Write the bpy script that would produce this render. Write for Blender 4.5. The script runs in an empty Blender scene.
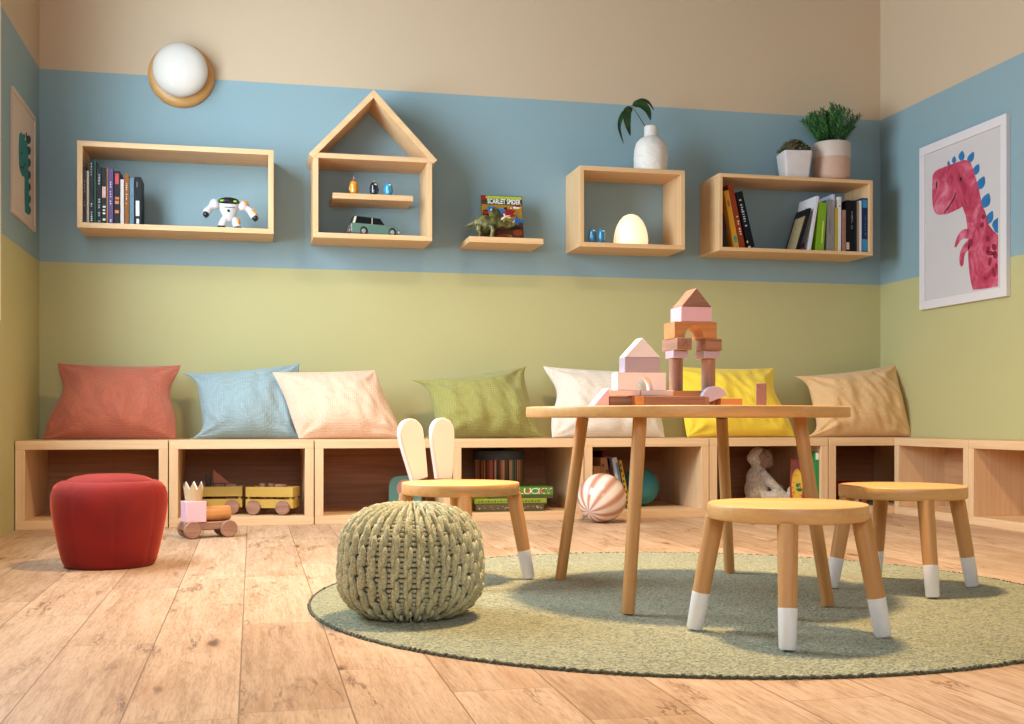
import bpy, bmesh, math, random
from mathutils import Vector, Matrix, Euler, noise
S = bpy.context.scene
COL = S.collection
PI = math.pi
random.seed(7)

# ------------------------------------------------------------------ camera geometry
F = 1165.0; CX = 512.0; HY = 420.5; CH = 0.45; YAW = math.radians(12.58)
SN, CS = math.sin(YAW), math.cos(YAW)
WALL_B, WALL_L, WALL_R, WALL_F, CEIL = 5.68, -0.951, 3.296, -1.2, 3.0
BENCH_H, BENCH_Y = 0.366, 5.10

def ray(px, py):
    a = (px - CX) / F; b = (HY - py) / F
    return Vector((SN + a * CS, CS - a * SN, b))
def at(px, py, Y):
    d = ray(px, py); k = Y / d.y
    return d.x * k, CH + d.z * k
def ax(px, Y): return at(px, 0, Y)[0]
def at_x(px, py, X):
    d = ray(px, py); k = X / d.x
    return d.y * k, CH + d.z * k
def on_floor(px, py, z0=0.0):
    d = ray(px, py); k = (z0 - CH) / d.z
    return d.x * k, d.y * k
def mpp(Y, px=512): return Y / (CS - (px - CX) / F * SN) / F   # metres per pixel at depth Y

# ------------------------------------------------------------------ materials
def lin(c):
    if isinstance(c, str):
        c = tuple(int(c[i:i + 2], 16) for i in (0, 2, 4))
    r = []
    for v in c[:3]:
        v /= 255.0
        r.append(v / 12.92 if v <= 0.04045 else ((v + 0.055) / 1.055) ** 2.4)
    return (r[0], r[1], r[2], 1.0)

class NT:
    def __init__(s, name):
        s.m = bpy.data.materials.new(name); s.m.use_nodes = True
        s.t = s.m.node_tree; s.b = s.t.nodes['Principled BSDF']
    def n(s, typ, **kw):
        nd = s.t.nodes.new(typ)
        for k, v in kw.items():
            if k == 'i':
                for kk, vv in v.items():
                    if isinstance(vv, bpy.types.NodeSocket): s.t.links.new(vv, nd.inputs[kk])
                    else: nd.inputs[kk].default_value = vv
            else: setattr(nd, k, v)
        return nd
    def math(s, op, a, b=0.0, c=0.0):
        return s.n('ShaderNodeMath', operation=op, i={0: a, 1: b, 2: c}).outputs[0]
    def mix(s, f, a, b, blend='MIX'):
        nd = s.n('ShaderNodeMix', data_type='RGBA', blend_type=blend)
        for k, v in ((0, f), (6, a), (7, b)):
            if isinstance(v, bpy.types.NodeSocket): s.t.links.new(v, nd.inputs[k])
            else: nd.inputs[k].default_value = v
        return nd.outputs[2]
    def ramp(s, f, stops):
        nd = s.n('ShaderNodeValToRGB', i={0: f})
        e = nd.color_ramp.elements
        while len(e) < len(stops): e.new(0.5)
        for k, (p, c) in enumerate(stops):
            e[k].position = p; e[k].color = c if len(c) == 4 else lin(c)
        return nd.outputs[0]
    def noise(s, vec, scale, detail=4, rough=0.55, dist=0.0):
        return s.n('ShaderNodeTexNoise', i={'Vector': vec, 'Scale': scale, 'Detail': detail, 'Roughness': rough, 'Distortion': dist}).outputs[0]
    def set(s, **kw):
        for k, v in kw.items():
            k = k.replace('_', ' ')
            if isinstance(v, bpy.types.NodeSocket): s.t.links.new(v, s.b.inputs[k])
            else: s.b.inputs[k].default_value = v
    def bump(s, h, strength=0.3, dist=0.002):
        nd = s.n('ShaderNodeBump', i={'Height': h, 'Strength': strength, 'Distance': dist})
        s.t.links.new(nd.outputs[0], s.b.inputs['Normal'])
    def coords(s, scale=(1, 1, 1), rand=True):
        tc = s.n('ShaderNodeTexCoord').outputs['Object']
        if rand:
            oi = s.n('ShaderNodeObjectInfo').outputs['Random']
            off = s.math('MULTIPLY', oi, 37.0)
            tc = s.n('ShaderNodeVectorMath', operation='ADD', i={0: tc, 1: off}).outputs[0]
        return s.n('ShaderNodeVectorMath', operation='MULTIPLY', i={0: tc, 1: scale}).outputs[0]

MC = {}
def plain(name, col, rough=0.5, var=0.06, vscale=14, bump=0.0, bscale=200, **kw):
    if name in MC: return MC[name]
    m = NT(name); v = m.coords()
    nz = m.noise(v, vscale, 3)
    c = lin(col)
    lo = tuple(x * (1 - var * 1.6) for x in c[:3]) + (1,); hi = tuple(min(1, x * (1 + var)) for x in c[:3]) + (1,)
    m.set(Base_Color=m.mix(nz, lo, hi), Roughness=rough, **kw)
    if bump: m.bump(m.noise(v, bscale, 2), bump, 0.001)
    MC[name] = m.m; return m.m

def wood(name, col, dark, axis='X', rough=0.5, fine=55, amount=0.8, along=1.6, coat=0.0):
    key = name + axis
    if key in MC: return MC[key]
    m = NT(key)
    sc = {'X': (along, fine, fine), 'Y': (fine, along, fine), 'Z': (fine, fine, along)}[axis]
    v = m.coords(sc)
    n1 = m.noise(v, 1.0, 6, 0.62, 0.6)
    sc2 = tuple(k * 4 if k != along else k * 3 for k in sc)
    n2 = m.noise(m.coords(sc2), 1.0, 3, 0.5)
    v3 = m.coords(tuple(k * 0.22 if k != along else k * 0.8 for k in sc))
    n3 = m.noise(v3, 1.0, 3, 0.5, 1.5)
    f = m.math('ADD', m.math('MULTIPLY', n1, 0.55), m.math('ADD', m.math('MULTIPLY', n2, 0.2), m.math('MULTIPLY', n3, 0.3)))
    f = m.n('ShaderNodeMapRange', i={0: f, 1: 0.36, 2: 0.68, 3: 0.0, 4: 1.0}).outputs[0]
    c = m.mix(m.math('MULTIPLY', f, amount), lin(col), lin(dark))
    m.set(Base_Color=c, Roughness=rough, Coat_Weight=coat, Coat_Roughness=0.3)
    m.bump(n1, 0.12, 0.0008)
    MC[key] = m.m; return m.m

def fabric(name, col, scale=150, strength=0.55, var=0.1, rough=0.9, sheen=0.25, weave=.35):
    if name in MC: return MC[name]
    m = NT(name); v = m.coords()
    vo = m.n('ShaderNodeTexVoronoi', i={'Vector': v, 'Scale': scale, 'Randomness': 0.25}).outputs['Distance']
    nz = m.noise(v, 9, 5, 0.6); n2 = m.noise(v, 420, 2)
    c = lin(col)
    f = m.math('ADD', m.math('MULTIPLY', nz, 0.5), m.math('MULTIPLY', n2, 0.5))
    lo = tuple(x * (1 - var * 1.8) for x in c[:3]) + (1,); hi = tuple(min(1, x * (1 + var)) for x in c[:3]) + (1,)
    cc = m.mix(f, lo, hi)
    dots = m.n('ShaderNodeMapRange', i={0: vo, 1: .15, 2: .6, 3: 1.0, 4: 0.0}).outputs[0]
    cc = m.mix(m.math('MULTIPLY', dots, weave), cc, tuple(min(1, x * 1.5 + .02) for x in c[:3]) + (1,))
    m.set(Base_Color=cc, Roughness=rough, Sheen_Weight=sheen, Sheen_Roughness=0.5)
    m.bump(m.math('ADD', vo, m.math('MULTIPLY', n2, 0.5)), strength, 0.004)
    MC[name] = m.m; return m.m

def glow(name, col, strength):
    if name in MC: return MC[name]
    m = NT(name); m.set(Base_Color=lin(col), Roughness=0.15, Emission_Color=lin(col), Emission_Strength=strength)
    MC[name] = m.m; return m.m

BIRCH = dict(col='e4c39c', dark='c99e70')
def birch(ax): return wood('birch_', axis=ax, rough=0.5, amount=0.75, **BIRCH)
def shelfwood(ax): return wood('shelf_wood_', 'e6be8e', 'cb9c68', ax, 0.5, 50, 0.7)
def oak(ax): return wood('honey_oak_', 'e6b578', 'c98f52', ax, 0.42, 42, 0.75)
def legwood(ax): return wood('leg_wood_', 'dba468', 'b27a44', ax, 0.5, 48, 0.85)
def walnut(ax): return wood('walnut_', 'b0866f', '724a3a', ax, 0.5, 60, 0.95, 3)
def cherry(ax): return wood('cherry_', 'd5985e', 'ad6d3c', ax, 0.45, 50, 0.8)

# ------------------------------------------------------------------ mesh builder
class MB:
    def __init__(s): s.bm = bmesh.new(); s.mi = 0
    def _new(s, verts, faces, mi=None):
        vs = [s.bm.verts.new(v) for v in verts]
        out = []
        for f in faces:
            try:
                fc = s.bm.faces.new([vs[k] for k in f]); fc.material_index = s.mi if mi is None else mi; fc.smooth = True; out.append(fc)
            except ValueError: pass
        return vs
    def box(s, lo, hi, M=None, mi=None):
        x0, y0, z0 = lo; x1, y1, z1 = hi
        v = [(x0, y0, z0), (x1, y0, z0), (x1, y1, z0), (x0, y1, z0), (x0, y0, z1), (x1, y0, z1), (x1, y1, z1), (x0, y1, z1)]
        if M is not None: v = [M @ Vector(p) for p in v]
        s._new(v, [(3, 2, 1, 0), (4, 5, 6, 7), (0, 1, 5, 4), (1, 2, 6, 5), (2, 3, 7, 6), (3, 0, 4, 7)], mi); return s
    def prism(s, poly, y0, y1, M=None, mi=None, axis='Y'):
        # poly in (x,z), extruded along y (axis Y), or (x,y) along z, or (y,z) along x
        n = len(poly)
        def P(p, t): return {'Y': (p[0], t, p[1]), 'Z': (p[0], p[1], t), 'X': (t, p[0], p[1])}[axis]
        v = [P(p, y0) for p in poly] + [P(p, y1) for p in poly]
        if M is not None: v = [M @ Vector(p) for p in v]
        fs = [tuple(range(n)), tuple(range(2 * n - 1, n - 1, -1))] + [(k, k + n, (k + 1) % n + n, (k + 1) % n) for k in range(n)]
        s._new(v, fs, mi); return s
    def lathe(s, prof, seg=48, M=None, mi=None, fn=None):
        v = []; f = []; n = len(prof)
        for k in range(seg):
            a = 2 * PI * k / seg
            for r, z in prof:
                rr = r if fn is None else r * fn(a, z)
                v.append((rr * math.cos(a), rr * math.sin(a), z))
        for k in range(seg):
            k2 = (k + 1) % seg
            for j in range(n - 1): f.append((k * n + j, k2 * n + j, k2 * n + j + 1, k * n + j + 1))
        if prof[0][0] > 1e-6: f.append(tuple(k * n for k in range(seg))[::-1])
        if prof[-1][0] > 1e-6: f.append(tuple(k * n + n - 1 for k in range(seg)))
        if M is not None: v = [M @ Vector(p) for p in v]
        s._new(v, f, mi); return s
    def tube(s, pts, rad, seg=12, mi=None, cap=True):
        pts = [Vector(p) for p in pts]; n = len(pts)
        if not isinstance(rad, (list, tuple)): rad = [rad] * n
        v = []; f = []
        up = None
        for k in range(n):
            t = (pts[min(k + 1, n - 1)] - pts[max(k - 1, 0)]).normalized()
            if up is None: up = t.orthogonal().normalized()
            else: up = (up - t * up.dot(t)).normalized()
            w = t.cross(up)
            for j in range(seg):
                a = 2 * PI * j / seg
                v.append(pts[k] + (up * math.cos(a) + w * math.sin(a)) * rad[k])
        for k in range(n - 1):
            for j in range(seg):
                j2 = (j + 1) % seg
                f.append((k * seg + j, k * seg + j2, (k + 1) * seg + j2, (k + 1) * seg + j))
        if cap:
            f.append(tuple(range(seg))[::-1]); f.append(tuple((n - 1) * seg + j for j in range(seg)))
        s._new(v, f, mi); return s
    def ball(s, c, r, M=None, seg=20, rings=12, mi=None):
        if not isinstance(r, (list, tuple)): r = (r, r, r)
        c = Vector(c); v = [Vector((0, 0, -1))]; f = []
        for j in range(1, rings):
            th = -PI / 2 + PI * j / rings
            for k in range(seg):
                a = 2 * PI * k / seg
                v.append(Vector((math.cos(th) * math.cos(a), math.cos(th) * math.sin(a), math.sin(th))))
        v.append(Vector((0, 0, 1))); top = len(v) - 1
        for k in range(seg):
            k2 = (k + 1) % seg
            f.append((0, 1 + k2, 1 + k)); f.append((top, 1 + (rings - 2) * seg + k, 1 + (rings - 2) * seg + k2))
            for j in range(rings - 2):
                f.append((1 + j * seg + k, 1 + j * seg + k2, 1 + (j + 1) * seg + k2, 1 + (j + 1) * seg + k))
        R = M if M is not None else Matrix.Identity(3)
        v = [c + R @ Vector((p.x * r[0], p.y * r[1], p.z * r[2])) for p in v]
        s._new(v, f, mi); return s
    def grid(s, fn, nu, nv, mi=None, closed_u=False):
        v = [fn(i / (nu - (0 if closed_u else 1)), j / (nv - 1)) for i in range(nu) for j in range(nv)]
        f = []
        for i in range(nu if closed_u else nu - 1):
            i2 = (i + 1) % nu
            for j in range(nv - 1): f.append((i * nv + j, i2 * nv + j, i2 * nv + j + 1, i * nv + j + 1))
        s._new(v, f, mi); return s
    def build(s, name, mats, parent=None, bevel=0.0, seg=2, sharp=35, flat=False, loc=None, rot=None, recalc=True):
        me = bpy.data.meshes.new(name)
        if recalc: bmesh.ops.recalc_face_normals(s.bm, faces=s.bm.faces[:])
        s.bm.to_mesh(me); s.bm.free()
        o = bpy.data.objects.new(name, me); COL.objects.link(o)
        for m in (mats if isinstance(mats, (list, tuple)) else [mats]): me.materials.append(m)
        if flat:
            for p in me.polygons: p.use_smooth = False
        else: me.set_sharp_from_angle(angle=math.radians(sharp))
        if bevel:
            b = o.modifiers.new('Bevel', 'BEVEL'); b.width = bevel; b.segments = seg; b.limit_method = 'ANGLE'; b.angle_limit = math.radians(sharp)
            b.harden_normals = False
            for p in me.polygons: p.use_smooth = True
        if parent is not None: o.parent = parent
        if loc is not None: o.location = loc
        if rot is not None: o.rotation_euler = rot
        return o

def tag(o, label, cat, group=None):
    o['label'] = label; o['category'] = cat
    if group: o['group'] = group
    return o
def thing(name, label, cat, loc=(0, 0, 0), rz=0.0, group=None):
    o = bpy.data.objects.new(name, None); COL.objects.link(o)
    o.empty_display_size = 0.05
    o.location = loc; o.rotation_euler = (0, 0, rz)
    return tag(o, label, cat, group)
def struct(o): o['kind'] = 'structure'; return o
def dup(root, loc, rz, label, group=None):
    r = root.copy(); COL.objects.link(r); r.location = loc; r.rotation_euler = (0, 0, rz); r['label'] = label
    if group: r['group'] = group
    for ch in list(root.children):
        c = ch.copy(); COL.objects.link(c); c.parent = r
        for g in list(ch.children):
            d = g.copy(); COL.objects.link(d); d.parent = c
    return r
def rotz(a): return Matrix.Rotation(a, 4, 'Z')

# ------------------------------------------------------------------ room shell
def wall_material():
    m = NT('painted_wall')
    pos = m.n('ShaderNodeNewGeometry').outputs['Position']
    z = m.n('ShaderNodeSeparateXYZ', i={0: pos}).outputs[2]
    nz = m.math('MULTIPLY', m.math('SUBTRACT', m.noise(pos, 60, 2), 0.5), 0.002)
    z = m.math('ADD', z, nz)
    up1 = m.math('GREATER_THAN', z, 1.178); up2 = m.math('GREATER_THAN', z, 2.062)
    c = m.mix(up1, lin(GREEN), lin(BLUE)); c = m.mix(up2, c, lin(BEIGE))
    mott = m.noise(pos, 5, 5, 0.6)
    c = m.mix(0.10, c, m.mix(mott, (0.6, 0.6, 0.6, 1), (1, 1, 1, 1)), 'MULTIPLY')
    m.set(Base_Color=c, Roughness=0.62)
    m.bump(m.noise(pos, 180, 3), 0.06, 0.001)
    return m.m
GREEN, BLUE, BEIGE = 'bab37f', '89a2a9', 'c9b092'
WM = wall_material()

def floor_material():
    m = NT('rustic_oak_floor')
    pos = m.n('ShaderNodeNewGeometry').outputs['Position']
    sp = m.n('ShaderNodeSeparateXYZ', i={0: pos}); X, Y = sp.outputs[0], sp.outputs[1]
    W, L = 0.172, 0.80
    xs = m.math('DIVIDE', m.math('ADD', X, 8.62), W)
    col = m.math('FLOOR', xs); fx = m.math('FRACT', xs)
    r1 = m.n('ShaderNodeTexWhiteNoise', noise_dimensions='1D', i={'W': col}).outputs[0]
    ys = m.math('ADD', m.math('DIVIDE', Y, L), m.math('MULTIPLY', r1, 7.0))
    row = m.math('FLOOR', ys); fy = m.math('FRACT', ys)
    idv = m.n('ShaderNodeCombineXYZ', i={0: col, 1: row, 2: 0.0}).outputs[0]
    rid = m.n('ShaderNodeTexWhiteNoise', noise_dimensions='2D', i={'Vector': idv}).outputs[0]
    dx = m.math('MULTIPLY', m.math('MINIMUM', fx, m.math('SUBTRACT', 1.0, fx)), W)
    dy = m.math('MULTIPLY', m.math('MINIMUM', fy, m.math('SUBTRACT', 1.0, fy)), L)
    seam = m.math('MAXIMUM', m.math('LESS_THAN', dx, 0.0013), m.math('MULTIPLY', m.math('LESS_THAN', dy, 0.001), 0.75))
    z = m.math('MULTIPLY', rid, 53.0)
    def vec(a, b): return m.n('ShaderNodeCombineXYZ', i={0: m.math('MULTIPLY', X, a), 1: m.math('MULTIPLY', Y, b), 2: z}).outputs[0]
    g1 = m.noise(vec(75, 4.5), 1.0, 6, 0.65, 0.4)
    g2 = m.noise(vec(300, 26), 1.0, 2, 0.6)
    g3 = m.noise(vec(14, 2.2), 1.0, 4, 0.55, 1.0)
    f = m.math('ADD', m.math('MULTIPLY', g1, 0.42), m.math('ADD', m.math('MULTIPLY', g2, 0.33), m.math('MULTIPLY', g3, 0.35)))
    base = m.ramp(f, [(0.34, 'd6bca8'), (0.52, 'c6a68b'), (0.70, 'a17d5e')])
    tone = m.ramp(rid, [(0.0, (0.80, 0.76, 0.72, 1)), (0.5, (0.95, 0.93, 0.9, 1)), (1.0, (1.0, 1.0, 1.0, 1))])
    base = m.mix(1.0, base, tone, 'MULTIPLY')
    # cracks: ridges of a stretched, distorted noise, kept only in patches
    cn = m.noise(vec(15, 3.0), 1.0, 7, 0.66, 0.3)
    ridge = m.math('ABSOLUTE', m.math('SUBTRACT', cn, 0.5))
    ridge = m.n('ShaderNodeMapRange', i={0: ridge, 1: 0.0, 2: 0.022, 3: 1.0, 4: 0.0}).outputs[0]
    mask = m.noise(vec(7, 2.6), 1.0, 3, 0.5, 0.8)
    mask = m.n('ShaderNodeMapRange', i={0: mask, 1: 0.54, 2: 0.64, 3: 0.0, 4: 1.0}).outputs[0]
    crack = m.math('MULTIPLY', ridge, mask)
    # knots
    kv = m.n('ShaderNodeTexVoronoi', i={'Vector': vec(5.0, 1.7), 'Scale': 1.0}).outputs['Distance']
    kd = m.math('ADD', kv, m.math('MULTIPLY', m.math('SUBTRACT', m.noise(vec(60, 20), 1.0, 3), 0.5), 0.10))
    knot = m.n('ShaderNodeMapRange', i={0: kd, 1: 0.03, 2: 0.085, 3: 1.0, 4: 0.0}).outputs[0]
    halo = m.n('ShaderNodeMapRange', i={0: kd, 1: 0.05, 2: 0.25, 3: 0.45, 4: 0.0}).outputs[0]
    halo = m.math('MAXIMUM', halo, m.math('MULTIPLY', mask, 0.22))
    c = m.mix(halo, base, lin('a36f42'))
    fl = m.noise(vec(190, 20), 1.0, 2, 0.5)
    fl = m.n('ShaderNodeMapRange', i={0: fl, 1: 0.58, 2: 0.72, 3: 0.0, 4: 0.45}).outputs[0]
    c = m.mix(fl, c, lin('9a744f'))
    c = m.mix(m.math('MULTIPLY', m.math('MAXIMUM', crack, knot), 0.85), c, lin('553319'))
    c = m.mix(m.math('MULTIPLY', seam, 0.75), c, lin('6b4526'))
    m.set(Base_Color=c, Roughness=m.math('ADD', 0.36, m.math('MULTIPLY', g1, 0.22)))
    h = m.math('SUBTRACT', m.math('MULTIPLY', g1, 0.25), m.math('ADD', m.math('MULTIPLY', seam, 1.0), m.math('MULTIPLY', crack, 0.5)))
    m.bump(h, 0.5, 0.0015)
    return m.m

b = MB(); b.box((WALL_L - .2, WALL_F - .2, -.1), (WALL_R + .2, WALL_B + .2, 0)); struct(b.build('floor', floor_material(), flat=True))
b = MB(); b.box((WALL_L - .2, WALL_F - .2, CEIL), (WALL_R + .2, WALL_B + .2, CEIL + .1)); struct(b.build('ceiling', plain('ceiling_paint', '80766a', 0.8), flat=True))
b = MB(); b.box((WALL_L - .2, WALL_B, 0), (WALL_R + .2, WALL_B + .2, CEIL)); struct(b.build('wall_back', WM, flat=True))
b = MB(); b.box((WALL_R, WALL_F, 0), (WALL_R + .2, WALL_B, CEIL)); struct(b.build('wall_right', WM, flat=True))
FX0, FX1, FZ0, FZ1 = -.82, .9, .95, 2.45
b = MB()
b.box((WALL_L - .2, WALL_F - .2, 0), (FX0, WALL_F, CEIL)); b.box((FX1, WALL_F - .2, 0), (WALL_R + .2, WALL_F, CEIL))
b.box((FX0, WALL_F - .2, 0), (FX1, WALL_F, FZ0)); b.box((FX0, WALL_F - .2, FZ1), (FX1, WALL_F, CEIL))
struct(b.build('wall_front', plain('front_wall_paint', '6f6458', .8), flat=True))
WY0, WY1, WZ0, WZ1 = 3.15, 4.70, 0.87, 2.55
b = MB()
b.box((WALL_L - .2, WALL_F, 0), (WALL_L, WY0, CEIL)); b.box((WALL_L - .2, WY1, 0), (WALL_L, WALL_B, CEIL))
b.box((WALL_L - .2, WY0, 0), (WALL_L, WY1, WZ0)); b.box((WALL_L - .2, WY0, WZ1), (WALL_L, WY1, CEIL))
struct(b.build('wall_left', WM, flat=True))
# the window in the left wall: its far casing just shows at the photograph's edge
white_paint = plain('white_window_paint', 'ece8dd', 0.4, 0.02)
win = bpy.data.objects.new('window_1', None); COL.objects.link(win); win.location = (WALL_L, (WY0 + WY1) / 2, WZ0); struct(win)
gm = NT('window_glass'); tr = gm.n('ShaderNodeBsdfTransparent'); gl = gm.n('ShaderNodeBsdfGlossy', i={'Roughness': 0.02})
mx = gm.n('ShaderNodeMixShader', i={0: 0.06, 1: tr.outputs[0], 2: gl.outputs[0]})
gm.t.links.new(mx.outputs[0], gm.t.nodes['Material Output'].inputs[0])
def window(win, hw, hh):
    b = MB()
    for y0, y1, z0, z1 in ((-hw - .04, -hw, -.04, hh + .04), (hw, hw + .045, -.04, hh + .04), (-hw, hw, -.04, 0), (-hw, hw, hh, hh + .04)):
        b.box((-.01, y0, z0), (.02, y1, z1))
    b.build('window_casing', white_paint, win, bevel=.002)
    b = MB()
    for y0, y1, z0, z1 in ((-hw, -hw + .05, 0, hh), (hw - .05, hw, 0, hh), (-hw + .05, hw - .05, 0, .05), (-hw + .05, hw - .05, hh - .05, hh), (-.025, .025, .05, hh - .05)):
        b.box((-.14, y0, z0), (-.09, y1, z1))
    b.build('window_sash', white_paint, win, bevel=.002)
    b = MB(); b.box((-.118, -hw + .05, .05), (-.112, hw - .05, hh - .05)); b.build('window_pane', gm.m, win)
window(win, (WY1 - WY0) / 2, WZ1 - WZ0)
fill_win = bpy.data.objects.new('added_fill_window', None); COL.objects.link(fill_win); fill_win.location = ((FX0 + FX1) / 2, WALL_F, FZ0); fill_win.rotation_euler = (0, 0, PI / 2); struct(fill_win)  # unseen window, added behind the camera to frame the front fill light
window(fill_win, (FX1 - FX0) / 2, FZ1 - FZ0)

# ------------------------------------------------------------------ bench cubes
def bench_cube(label, w, d, loc, rz, group, back=None):
    t = thing('bench_cube', label, 'bench', loc, rz, group); h = BENCH_H; k = .037; x = w / 2
    b = MB(); b.box((-x, 0, h - k), (x, d, h)); b.build('top_panel', birch('X'), t, bevel=.0015)
    b = MB(); b.box((-x, 0, 0), (x, d, k)); b.build('bottom_panel', birch('X'), t, bevel=.0015)
    for s in (-1, 1):
        b = MB(); b.box((min(s * x, s * (x - k)), 0, k), (max(s * x, s * (x - k)), d, h - k)); b.build('side_panel', birch('Z'), t, bevel=.0015)
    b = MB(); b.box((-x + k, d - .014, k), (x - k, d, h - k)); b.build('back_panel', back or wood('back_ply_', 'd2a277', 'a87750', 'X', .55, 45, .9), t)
    return t
P = .606
who = ['empty birch bench cube in the left corner behind the red pouf', 'birch bench cube holding the yellow toy wagons',
       'birch bench cube behind the rabbit-ear stool, holding a teal board book', 'birch bench cube holding the striped round box and board games',
       'birch bench cube holding a teal ball and leaning books', 'birch bench cube holding the plush monkey',
       'birch bench cube in the room corner under the tan cushion']
bench_x = []
for k in range(7):
    w = .6015 if k < 6 else .598
    cx = WALL_L + .004 + P * k + w / 2; bench_x.append(cx)
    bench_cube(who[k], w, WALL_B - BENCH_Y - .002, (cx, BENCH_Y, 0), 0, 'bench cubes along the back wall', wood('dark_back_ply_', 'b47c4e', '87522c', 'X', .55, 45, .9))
RX = 3.032
rl = ['shallow bench cube on right wall, first from the corner', 'shallow bench cube on right wall, second from the corner', 'shallow bench cube on right wall, farthest from the corner']
for k in range(2):
    bench_cube(rl[k], .594, WALL_R - RX - .002, (RX, BENCH_Y - .003 - .594 / 2 - .5965 * k, 0), -PI / 2, 'shallow bench cubes along the right wall')
BTOP = BENCH_H

# ------------------------------------------------------------------ rug
rugm = NT('olive_loop_rug'); v = rugm.coords(rand=False)
rn = rugm.n('ShaderNodeTexVoronoi', i={'Vector': v, 'Scale': 130.0}).outputs['Distance']
rn2 = rugm.noise(v, 60, 3, 0.7); rn3 = rugm.noise(v, 210, 1, .5)
rc = rugm.ramp(rugm.math('ADD', rugm.math('MULTIPLY', rn2, 0.3), rugm.math('MULTIPLY', rn3, 0.7)), [(0.34, '4f5238'), (0.46, '8a8a66'), (0.64, 'b3af88')])
rugm.set(Base_Color=rc, Roughness=0.95, Sheen_Weight=0.3)
rugm.bump(rugm.math('ADD', rn, rn3), 1.0, 0.006)
RUGC = (1.085, 2.805); RUGR = 0.952; RUGH = .007
rug = thing('rug', 'large round olive green loop rug under the table and stools', 'rug', (RUGC[0], RUGC[1], 0))
b = MB()
b.lathe([(0, 0.0005), (RUGR - .006, 0.0005), (RUGR - .004, RUGH * .7), (RUGR - .012, RUGH), (RUGR * .66, RUGH), (RUGR * .33, RUGH), (0, RUGH)], 220, fn=lambda a, z: 1 + .0012 * noise.noise(Vector((math.cos(a) * 40, math.sin(a) * 40, z))))
b.build('pile', rugm.m, rug)
b = MB(); n = 430
for k in range(n):
    a = 2 * PI * k / n; r = RUGR + random.uniform(-.0015, .0015)
    c = Vector((r * math.cos(a), r * math.sin(a), .0035 + random.uniform(-.0003, .0006)))
    M = Matrix.Rotation(a, 3, 'Z') @ Matrix.Rotation(random.uniform(-.5, .5), 3, 'X')
    b.ball(c, (.0033, .0090, .0034), M, 8, 6)
b.build('edge_binding', fabric('rug_edge_yarn', '4a4c35', 300), rug)

# ------------------------------------------------------------------ table and stools
def leg_parts(t, top, bot, r0, r1, tip=0.0, name='leg', base_z=0.0):
    top, bot = Vector(top), Vector(bot); L = (top - bot).length
    ax_ = (top - bot).normalized(); M = ax_.to_track_quat('Z', 'Y').to_matrix().to_4x4(); M.translation = bot
    rt = r1 + (r0 - r1) * tip
    pr = [(r1 * .86, -.0 + .0), (r1, .004)] if tip == 0 else [(rt, L * tip)]
    b = MB(); b.lathe(([(0, .0)] if tip == 0 else []) + pr + [(r0, L)], 28)
    o = b.build(name, legwood('Z'), t); o.matrix_local = M
    # bottom cut flat by tilting only slightly: add the dipped tip as a sub-part
    if tip:
        b = MB(); b.lathe([(0, 0), (r1 * .84, 0), (r1, .004), (rt + .0006, L * tip - .001), (rt + .0006, L * tip), (rt - .002, L * tip)], 28)
        p = b.build('leg_tip', plain('white_dip_paint', 'eeeaea', 0.38, 0.02), o)
        p['label'] = 'white dipped leg tip'
    return o
def disc(t, name, R, z0, z1, mat):
    b = MB(); e = .003
    b.lathe([(0, z0), (R - e, z0), (R, z0 + e), (R, z1 - e), (R - e * .3, z1 - e * .3), (R - e, z1), (0, z1)], 128)
    return b.build(name, mat, t, sharp=50)
TX, TY, TZ = 1.0935, 2.844, .4845
tb = thing('play_table', 'large round light wood play table on round splayed legs in the middle', 'table', (TX, TY, RUGH))
disc(tb, 'tabletop', .4115, TZ - .027 - RUGH, TZ - RUGH, oak('X'))
for sx, sy in ((-.256, .290), (-.258, -.312), (.243, -.306), (.258, .316)):
    leg_parts(tb, (sx * .81, sy * .81, TZ - .027 - RUGH), (sx, sy, 0.002), .0165, .0150)
def stool(name, label, loc, rz, R=.163, H=.279):
    t = thing(name, label, 'stool', (loc[0], loc[1], RUGH), rz, 'round stools around the play table'); h = H - RUGH
    disc(t, 'seat', R, h - .032, h, oak('X'))
    for k in range(4):
        a = PI / 2 * k
        leg_parts(t, (.148 * math.cos(a), .148 * math.sin(a), h - .032), (.191 * math.cos(a), .191 * math.sin(a), .003), .0205, .0172, .33)
    return t
def cam_to_world(lat, z, h=CH): return ((lat * CS + z * SN) * h, (z * CS - lat * SN) * h)
UR = CH - RUGH
p = cam_to_world(1.29, 5.46, UR)
front_stool = stool('round_stool', 'round wooden stool with white dipped legs at the front of the table', p, math.radians(-25.6))
p = cam_to_world(2.335, 6.97, UR)
dup(front_stool, (p[0], p[1], RUGH), math.radians(-9), 'round wooden stool with white dipped legs beside the corner bench')
p = cam_to_world(-.322, 7.29, UR)
rab = dup(front_stool, (p[0], p[1], RUGH), math.radians(-6), 'rabbit-eared stool with two white backrest ears behind the knitted pouf')
rab.name = 'rabbit_stool'
ear_paint = plain('white_ear_paint', 'f0e6de', 0.42, 0.02)
def ear_poly():
    pts = []
    for k in range(33):
        t_ = k / 32; a = PI * t_                      # over the rounded top, right to left
        pts.append((.0415 * math.cos(a), .136 + .043 * math.sin(a)))
    left = [(-.0415, .136), (-.041, .115), (-.038, .085), (-.0335, .05), (-.029, .015), (-.027, 0)]
    right = [(.027, 0), (.029, .015), (.0335, .05), (.038, .085), (.041, .115)]
    return right + pts + left[1:]
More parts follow.
